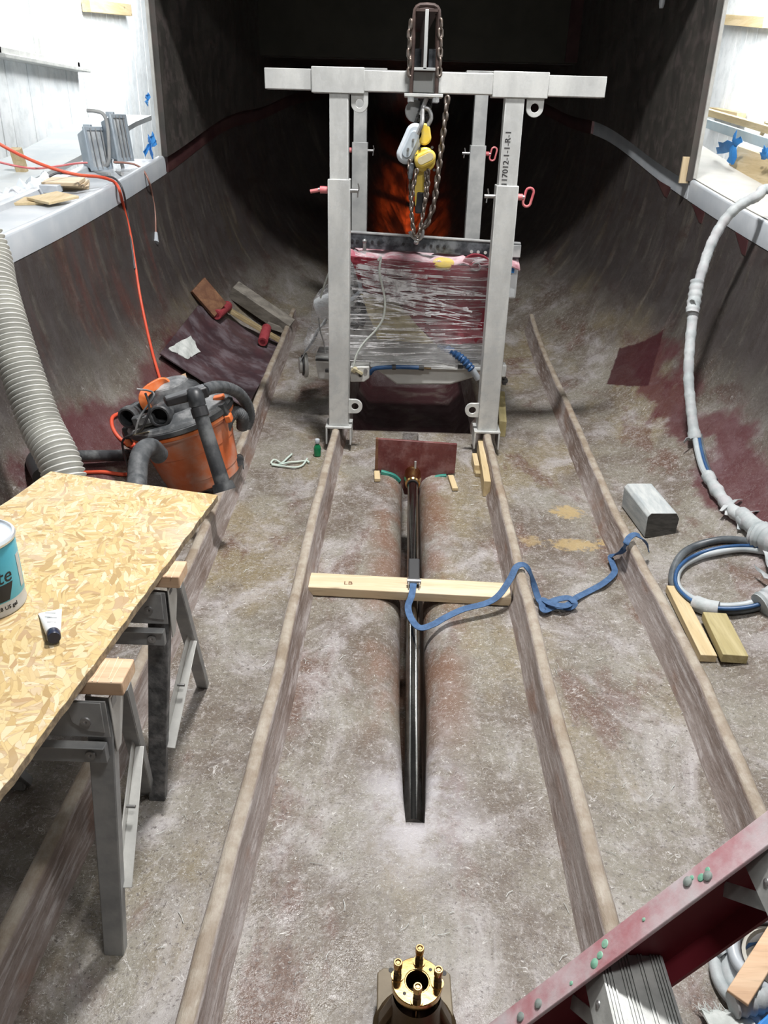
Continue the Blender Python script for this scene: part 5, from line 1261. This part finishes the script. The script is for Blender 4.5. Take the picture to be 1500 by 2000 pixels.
# ================================================================== CORDS
def cord(name, pts, r, m, label, n=10):
    P = smooth_path(pts, n); return solo(MB().tube(P, r, 8), name, m, label, 'cord', P[len(P)//2], ang=80)
oc = [px(-25, 268, -2.35), px(40, 303, -2.2), px(100, 328, -2.02), px(150, 341, -1.90), px(190, 345, -1.83), px(212, 350, -1.79), px(226, 358, -1.765), px(234, 374, -1.735)]
oc += [ph(u, v, .016) for u, v in ((243, 410), (254, 455), (263, 510), (272, 570), (284, 630), (298, 690), (314, 745))]
cord('extension_cord', oc, .0095, M['cord'], 'thick orange extension cord running over the left deck and down the hull')
lp = [ph(u, v, l) for (u, v), l in zip(((300, 800), (280, 830), (258, 816), (236, 808), (220, 815), (219, 832), (230, 852), (250, 868), (268, 872), (262, 858), (246, 848), (244, 836), (256, 828), (275, 832), (262, 846), (256, 860), (268, 878), (275, 905)), (.05, .03, .02, .03, .02, .012, .012, .02, .02, .03, .03, .02, .03, .04, .04, .03, .03, .03))]
lp += [ph(250, 926, .02), ph(200, 922, .012), ph(150, 923, .012), ph(110, 926, .012)]
cord('extension_cord', lp, .010, M['cord'], 'orange cord coiled on the hull beside the vacuum drum')
cord('lamp_cord', [px(-20, 312, -2.3), px(30, 324, -2.2), px(70, 329, -2.12), px(110, 325, -2.05), px(150, 319, -1.98), px(170, 318, -1.95)], .006, M['redpaint'], 'thin red cord trailing along the left deck to the work lamp')
bc = [px(96, 345, -2.02), px(115, 338, -1.98), px(150, 341, -1.92), px(190, 343, -1.86), px(215, 345, -1.80), px(230, 354, -1.765), px(240, 372, -1.735)] + [ph(u, v, .014) for u, v in ((248, 410), (253, 450), (258, 490), (263, 525))]
cord('lamp_cord', bc, .0065, M['cordblack'], 'black cord hanging beside the orange one over the left deck edge')
rc = [px(222, 317, -1.93), px(245, 318, -1.87), px(265, 322, -1.81), px(280, 333, -1.765), px(291, 355, -1.73)] + [ph(u, v, .014) for u, v in ((298, 385), (303, 420), (304, 455))]
pc_ = cord('plug_cord', rc, .0065, M['cordrust'], 'thin rust coloured cord dangling down the hull with a plug at its end')
q0, q1 = ph(304, 455, .02), ph(304, 471, .02)
put(MB().cyl(q0, q1, .014, .020, 12).cyl(q1, q1 + (q1-q0).normalized()*.012, .022, seg=12), 'plug', M['gel'], pc_, off=pc_.location)

# ================================================================== LEFT DECK
def dk(u, v, lift=0.0, off=DH-.03):
    d = ray(u, v); d = d/np.linalg.norm(d); t = 2.0
    while t < 16:
        p = CP + d*t
        if p[2] <= SHEER(p[1]) + off + lift: break
        t += .004
    return Vector(p)
wl = thing('work_lamp', 'twin grey work lamp on a tube stand on the left deck', 'lamp', dk(200, 330))
YL = dk(200, 330).y
def pl_(u, v, dy=0.0): return py(u, v, YL+dy)
put(MB().tube(smooth_path([pl_(170, 216), pl_(185, 217), pl_(199, 221), pl_(207, 233), pl_(211, 255), pl_(213, 290), pl_(213, 312), pl_(208, 323), pl_(195, 327)], 8), .012, 10), 'stand', M['galv'], wl)
def head_(c, dirn, w, h, d, name):
    # tapered housing with a framed glass in front
    f = Vector(dirn).normalized(); a, b = frame(f); c = Vector(c)
    if b.z < 0: a, b = -a, -b
    fr_ = [c + a*x*w/2 + b*y*h/2 for x, y in ((-1,-1),(1,-1),(1,1),(-1,1))]; bk = [c - f*d + a*x*w*.34 + b*y*h*.40 for x, y in ((-1,-1),(1,-1),(1,1),(-1,1))]
    hs_ = put(MB().add(fr_ + bk, [(0,1,2,3), (7,6,5,4), (0,4,5,1), (1,5,6,2), (2,6,7,3), (3,7,4,0)]), name, M['lampbody'], wl, bev=.006)
    ring = MB().ringplate([(-w/2-.01, -h/2-.01), (w/2+.01, -h/2-.01), (w/2+.01, h/2+.01), (-w/2-.01, h/2+.01)], [(-w/2+.014, -h/2+.014), (w/2-.014, -h/2+.014), (w/2-.014, h/2-.014), (-w/2+.014, h/2-.014)], c, a, b, f, .016)
    put(ring, 'lamp_frame', M['lampbody'], hs_, bev=.003)
    put(MB().prism([(-w/2+.012, -h/2+.012), (w/2-.012, -h/2+.012), (w/2-.012, h/2-.012), (-w/2+.012, h/2-.012)], c + f*.004, a, b, f, .003), 'glass', M['lampglass'], hs_)
    g_ = MB()
    for k in (-1, 0, 1): g_.tube([c + a*(k*w*.26) + b*(h/2) + f*.02, c + a*(k*w*.26) + b*(-h/2) + f*.02], .003, 6)
    put(g_, 'guard', M['steel'], hs_)
    put(MB().box(c - f*d*.5 + b*(h*.5+.015), (.05, .04, .03)), 'cable_box', M['lampbody'], hs_, bev=.004)
    put(MB().bar(c - b*h*.5 - f*d*.3, c - b*(h*.5+.06) - f*d*.3, .02, .02), 'foot', M['aludark'], hs_)
head_(pl_(190, 291, -.02), (.85, -.45, .12), .17, .25, .10, 'lamp_head')
head_(pl_(236, 270, .06), (.9, -.30, .10), .15, .27, .10, 'lamp_head')
p = dk(205, 335, .02); put(MB().tube([p + Vector((-.12, .12, -.012)), p + Vector((.05, -.06, -.012))], .011, 8).tube([p + Vector((.02, .16, -.012)), p + Vector((.12, -.02, -.012))], .011, 8), 'base', M['galv'], wl)
put(MB().box(pl_(195, 322), (.05, .05, .06), (.2, .2, .4)), 'clamp', M['galv'], wl, bev=.006)
put(MB().box(pl_(229, 312, .05), (.04, .04, .05)), 'clamp', M['galv'], wl, bev=.006)
def slab(u, v, w, l, h, rz, lift, name, m, label):
    p = dk(u, v, lift); mb = MB().box(p + Vector((0, 0, h/2)), (w, l, h), (0, math.atan(.0), rz))
    # follow the sheer
    for i, q in enumerate(mb.v): mb.v[i] = q + Vector((0, 0, (q.y-p.y)*.14))
    return solo(mb, name, m, label, 'wood', p, bev=.002)
slab(148, 364, .16, .20, .016, .3, 0, 'ply_offcut', M['pine_x'], 'ply offcut at the bottom of the little pile on the left deck')
slab(140, 361, .17, .17, .016, .12, .0175, 'ply_offcut', M['pine_x'], 'ply offcut in the middle of the little pile on the left deck')
slab(125, 358, .21, .16, .020, .05, .035, 'ply_offcut', M['pine_x'], 'ply offcut on top of the little pile on the left deck')
o_ = slab(101, 375, .11, .07, .042, -.1, .0, 'sanding_block', M['hoistgrey'], 'pale blue sanding block in front of the wood pile on the left deck'); o_['category'] = 'block'
slab(104, 389, .19, .20, .014, -.55, .018, 'ply_offcut', M['pine_y'], 'tilted ply offcut nearer than the sanding block on the left deck')
slab(58, 395, .17, .15, .014, .25, .0, 'ply_offcut', M['pine_y'], 'flat ply offcut half under the tilted one on the left deck')
cl = px(297, 282, -1.80)
tapeclump(cl, [px(300, 262, -1.80)-cl, px(304, 274, -1.80)-cl, px(281, 300, -1.84)-cl, px(298, 312, -1.80)-cl, px(292, 268, -1.84)-cl], 'torn blue tape at the foot of the left cabin side', w=.05)
cl = px(289, 195, -1.80)
tapeclump(cl, [px(288, 205, -1.80)-cl, px(291, 184, -1.80)-cl], 'scrap of blue tape on the edge of the left cabin side', w=.03)
def scleat(u0, v0, u1, v1, x, t, h, label):
    a_, b_ = px(u0, v0, x), px(u1, v1, x); solo(MB().bar(a_, b_, t, h, up=(0, 0, 1) if abs(u1-u0) > abs(v1-v0) else (0, 1, 0)), 'wall_cleat', M['pine_y'], label, 'cleat', (a_+b_)/2, bev=.003)
scleat(168, 10, 250, 20, -3.42, .09, .12, 'pine cleat high on the left shed wall beside the window')
scleat(30, 290, 44, 336, -2.62, .07, .05, 'short pine stake outside the left deck where the orange cord passes')
scleat(146, 288, 150, 306, -2.62, .06, .06, 'short pine stub outside the left deck behind the work lamp')
# ledge outside the left deck
sweep([(0, 0), (0, .04), (.5, .04), (.5, 0)], [Vector((-2.95, y, SHEER(y) + .02)) for y in np.arange(1, 9, .5)], 'trim_9', M['shedfloor'], 'pale ledge outside the left deck')
rws = [[Vector((-2.24 - .13*k/4 + .012*math.sin(i*1.9+k), 3.9 + .055*i, SHEER(3.9+.055*i) + .075 + .035*math.sin(i*2.7)*math.sin(k*1.3+i*.7) + .03*(k % 2))) for k in range(5)] for i in range(32)]
solo(MB().grid(rws, .003), 'plastic_sheeting', M['lidwhite'], 'crumpled pale plastic sheeting along the outside of the left deck', 'sheeting', (-2.3, 4.7, SHEER(4.7)+.06), ang=80)

# ================================================================== PANEL AND TIMBER on the left bilge
def hullsheet(c4, lift, n, th, jit=0.0):
    (a, b, c, d) = [Vector((u, v)) for u, v in c4]; rws = []
    for i in range(n+1):
        t = i/n; L, R = a.lerp(d, t), b.lerp(c, t)
        rws.append([ph(*(L.lerp(R, k/n)), lift(i/n, k/n) if callable(lift) else lift) + Vector((random.uniform(-jit, jit), random.uniform(-jit, jit), 0)) for k in range(n+1)])
    return MB().grid(rws, th)
solo(hullsheet(((386, 597), (548, 672), (482, 800), (311, 692)), lambda i, k: .02 + .035*i, 12, .008), 'laminate_panel', M['panel'], 'dark purple laminate sheet leaning on the left bilge beside the outer stringer', 'panel', ph(440, 690, .0), ang=60)
solo(hullsheet(((327, 682), (372, 656), (390, 688), (366, 702)), lambda i, k: .062 + .006*math.sin(9*i+7*k), 8, .006, .006), 'fibre_offcut', M['fluff'], 'white tuft of glass fibre mat on the dark laminate sheet', 'mat', ph(360, 680, .06), ang=80)
solo(hullsheet(((348, 735), (362, 729), (366, 744), (357, 747)), .075, 3, .002), 'paper_scrap', M['sawtop'], 'small pinkish scrap on the lower edge of the dark laminate sheet', 'scrap', ph(356, 738, .07), ang=80)
def hbar(u0, v0, u1, v1, w, h, lift, name, m, label, cat='timber', up=None):
    a_, b_ = ph(u0, v0, lift), ph(u1, v1, lift)
    um = up or (Vector((.55, 0, .83)))
    return solo(MB().bar(a_, b_, w, h, up=um), name, m, label, cat, (a_+b_)/2 - Vector((0, 0, h/2)), bev=.003)
hbar(386, 556, 429, 606, .17, .03, .14, 'brown_plank', M['brownwood'], 'brown stained plank at the top corner of the dark laminate sheet', 'plank', Vector((.42, -.62, .66)))
hbar(456, 565, 566, 640, .11, .12, .10, 'grey_beam', M['oldwood'], 'weathered grey squared beam behind the yellowed stick', 'beam', Vector((.45, -.42, .79)))
hbar(448, 606, 552, 668, .065, .03, .075, 'wood_stick', M['stick'], 'yellowed wooden stick held between two red roller covers', 'stick')
hbar(522, 632, 566, 646, .09, .05, .07, 'grey_offcut', M['oldwood'], 'short grey offcut with a white end by the outer stringer', 'timber')
def roll(u0, v0, u1, v1, l0, l1, label):
    a_, b_ = ph(u0, v0, l0), ph(u1, v1, l1); d_ = (b_-a_).normalized()
    t_ = thing('roller_cover', label, 'roller', a_)
    put(MB().lathe([(.022, 0), (.036, 0), (.039, .006), (.039, (b_-a_).length-.006), (.036, (b_-a_).length), (.022, (b_-a_).length)], a_, d_, 22), 'nap', M['redroll'], t_)
    put(MB().lathe([(.0, -.0), (.0215, 0), (.0215, (b_-a_).length-.01), (0, (b_-a_).length-.01)], a_, d_, 18), 'core', M['maroon'], t_)
roll(423, 615, 445, 597, .10, .11, 'red paint roller cover between the brown plank and the stick')
roll(513, 668, 521, 640, .085, .13, 'red paint roller cover lying across the end of the stick')
# bottle and cord on the bottom boards
b0_ = pz(620, 890, 0)
bo = thing('green_bottle', 'small green bottle with a white cap beside the left inner stringer', 'bottle', b0_)
put(MB().lathe([(0, 0), (.017, 0), (.020, .004), (.0205, .045), (.018, .058), (.011, .068), (.010, .074), (0, .074)], b0_, (0, 0, 1), 24), 'body', M['greenglass'], bo)
put(MB().lathe([(.009, .074), (.0125, .076), (.0135, .078), (.0135, .098), (.012, .101), (0, .101)], b0_, (0, 0, 1), 20), 'cap', M['gel'], bo)
solo(MB().tube(smooth_path([pz(u, v, z) for u, v, z in ((570, 887, .012), (562, 894, .012), (550, 904, .008), (540, 899, .012), (533, 899, .01), (530, 905, .008), (540, 908, .008), (552, 906, .016), (565, 903, .012), (580, 902, .008), (598, 900, .01), (604, 904, .006))], 8), .0055, 8).tube(smooth_path([pz(u, v, z) for u, v, z in ((531, 908, .008), (545, 910, .008), (556, 911, .008), (575, 913, .008), (590, 909, .008), (598, 899, .012), (600, 896, .012))], 8), .0055, 8), 'knotted_cord', M['string'], 'scrap of pale green knotted cord on the floor left of the green bottle', 'cord', pz(565, 904, 0), ang=80)

# ================================================================== STEP LADDER, near right
ld = thing('step_ladder', 'dusty red step ladder with ribbed metal treads at the near right', 'ladder', (.30, .9, .0))
YW = .93; Pa, Pb = Vector((.065, YW, .002)), Vector((1.12, YW, 1.515)); ud = (Pb-Pa).normalized(); nd_ = Vector((ud.z, 0, -ud.x))
for yy, sgn in ((YW, -1), (YW-.47, 1)):
    a_, b_ = Vector((Pa.x, yy, Pa.z)), Vector((Pb.x, yy, Pb.z))
    mb = MB().bar(a_ + nd_*.062 + Vector((0, -sgn*.0, 0)), b_ + nd_*.062, .006, .124, up=nd_)
    put(mb, 'rail_web', M['redplain'], ld)
    f0_, f1_ = a_ + Vector((0, sgn*.022, 0)), b_ + Vector((0, sgn*.022, 0))
    rl = put(MB().bar(f0_, f1_, .050, .007, up=nd_), 'rail', M['redfrp'], ld, bev=.002)
    put(MB().bar(f0_ + nd_*.124, f1_ + nd_*.124, .040, .006, up=nd_), 'rail_flange', M['redplain'], ld)
    if sgn < 0:
        for q in (.21, .255, .60, .635, .98, 1.015):
            for w in (0,):
                c = a_ + ud*(q*1.06+.115) + Vector((0, -.014 - .014*((int(q*100)) % 2), 0)) - nd_*.0035
                put(MB().lathe([(.0085, 0), (.008, .003), (.004, .005), (0, .0055)], c, -nd_, 14), 'rivet', M['rivet'], rl)
        for q, w, sz in ((.44, .030, .018), (.47, .012, .016), (.455, .024, .014), (.555, .02, .007), (.66, .012, .009), (.675, .022, .014), (.69, .018, .010), (.385, .034, .008)):
            c = a_ + ud*(q*1.06+.06) + Vector((0, -w, 0)) - nd_*.0036
            put(MB().lathe([(sz*.5, 0), (sz*.42, .0012), (0, .002)], c, -nd_, 11), 'paint_blob', M['greenpaint'], rl)
for zt_ in (.125, .425, .725, 1.03):
    xc = Pa.x + (zt_-Pa.z)*ud.x/ud.z + .072
    tr = MB().box((xc, YW-.235, zt_-.002), (.105, .462, .004))
    k = 0
    for x in (-.050, -.0445, -.039, -.022, -.0165, -.011, -.0055, .012, .0175, .034, .0395, .045, .050):
        tr.box((xc + x, YW-.235, zt_+.0016), (.0026, .462, .0036))
    tt = put(tr, 'tread', M['tread'], ld)
    put(MB().prism([(-.001, .003), (-.004, .003), (-.022, -.052), (-.019, -.052)], (xc-.0525, YW-.466, zt_), (1, 0, 0), (0, 0, 1), (0, 1, 0), .462), 'tread_lip', M['tread'], tt)
    put(MB().box((xc+.0535, YW-.235, zt_-.018), (.003, .462, .036)), 'tread_back', M['aludark'], tt)
    for yy in (YW-.075, YW-.39):
        c = Vector((xc-.066, yy, zt_-.028)); put(MB().lathe([(.0075, 0), (.006, .0025), (0, .004)], c, (-1, 0, .33), 14), 'rivet', M['steel'], tt)
    put(MB().bar((xc-.064, YW-.10, zt_-.045), (xc-.085, YW-.008, zt_-.125), .024, .003, up=(-1, 0, .3)), 'gusset', M['tread'], tt)
# hose coil, paint stick, mat and tray beside the ladder
hc = thing('white_hose_coil', 'coil of pale dusty hose on the floor behind the step ladder', 'hose', pz(1500, 1920, 0))
cc_ = pz(1512, 1905, .0)
def loop(rad, z, r, m, dx=0, dy=0, e=1.0, a0=0, a1=2*PI, name='hose'):
    P = [cc_ + Vector((dx + rad*math.cos(a0+(a1-a0)*k/48), dy + rad*e*math.sin(a0+(a1-a0)*k/48), z + .004*math.sin(k*.7))) for k in range(48 if a1-a0 > 6 else 49)]
    return put(MB().tube(P, r, 12, closed=a1-a0 > 6), name, m, hc, ang=80)
loop(.100, .060, .013, M['gel']); loop(.104, .036, .012, M['gel'], .004, -.004); loop(.086, .060, .004, M['cordblack'])
loop(.125, .018, .014, M['tapewhite'], -.012, -.02); loop(.108, .022, .015, M['tapewhite'], -.004, -.026)
loop(.097, .018, .011, M['bluehose'], .006, -.018)
put(MB().lathe([(.0, .001), (.085, .001), (.088, .004), (.088, .05), (.080, .052), (.078, .012), (0, .010)], cc_ + Vector((.01, .0, 0)), (0, 0, 1), 36), 'inner_drum', M['gelwarm'], hc)
for uv in (((1390, 1848), (1412, 1866)), ((1418, 1845), (1430, 1868))):
    a_, b_ = pz(*uv[0], .03), pz(*uv[1], .035); put(MB().tube([a_, a_.lerp(b_, .4) + Vector((0, 0, .008)), b_], lambda i: (.008, .017, .012)[i], 9), 'tape_wad', M['tapewhite'], hc, ang=80)
a_, b_ = pz(1430, 1962, .045), pz(1530, 1945, .05)
put(MB().tube(smooth_path([a_, a_.lerp(b_, .3), a_.lerp(b_, .6), b_], 6), lambda i: .026*(1 + .10*math.sin(i*2.1)), 14), 'tape_wrap', M['tapewhite'], hc, ang=60)
a_, b_ = pz(1440, 1950, .078), pz(1540, 1790, .078)
solo(MB().bar(a_, b_, .046, .008), 'paint_stick', M['sawtop'], 'orange stained wooden paddle resting across the pale hose coil', 'wood', (a_+b_)/2, bev=.002)
fm = thing('mat_roll', 'frayed white glass mat on the floor nearest the step ladder', 'mat', pz(1410, 1992, 0))
c = pz(1420, 2010, .0)
rws = [[c + Vector((-.05 + .1*k/10, .03 - .085*i/8 + .004*math.sin(k*2.3+i), .008 + .02*math.sin(PI*i/8) + .003*math.sin(k*1.7+i*2.1))) for k in range(11)] for i in range(9)]
put(MB().grid(rws, .005), 'mat', M['fluff'], fm, ang=80)
fr_ = MB()
for k in range(40):
    a0_ = c + Vector((random.uniform(-.055, .045), random.uniform(.02, .035), random.uniform(.006, .02))); fr_.tube([a0_, a0_ + Vector((random.uniform(-.02, .01), random.uniform(.005, .02), random.uniform(-.003, .008)))], .0007, 4)
put(fr_, 'fray', M['fluff'], fm, stuff=True)
a_ = pz(1492, 2004, .03); solo(MB().box(a_, (.05, .018, .05), (.2, 0, .6)), 'blue_tray', M['bluetape'], 'corner of a blue plastic tray at the near right corner', 'tray', a_ - Vector((0, 0, .03)), bev=.004)
# loose splinters and fibre on the bottom
sp_ = MB()
for k in range(420):
    x = random.uniform(-.95, 1.5); y = random.uniform(.95, 4.6)
    if (abs(x-XC) < .2 and y > 1.5) or any(abs(x-q) < .06 for q in (-.36, .515, 1.02, -.82)) or (x > 1.1 and y > 2.2) or (x > .62 and y < 1.4) or (abs(x-.08) < .48 and 2.65 < y < 3.05): continue
    p = on(x, y, .003); a = random.uniform(0, PI); L_ = random.uniform(.008, .035); d_ = Vector((math.cos(a), math.sin(a), random.uniform(-.02, .08)))
    sp_.tube([p, p + d_*L_*.5 + Vector((-d_.y, d_.x, 0))*random.uniform(-.005, .005) + Vector((0, 0, .002)), p + d_*L_], random.uniform(.0004, .0009), 3)
o = put(sp_, 'glass_strands', M['fluff'], None, stuff=True); o['label'] = 'loose pale glass strands scattered over the boat bottom'; o['category'] = 'debris'
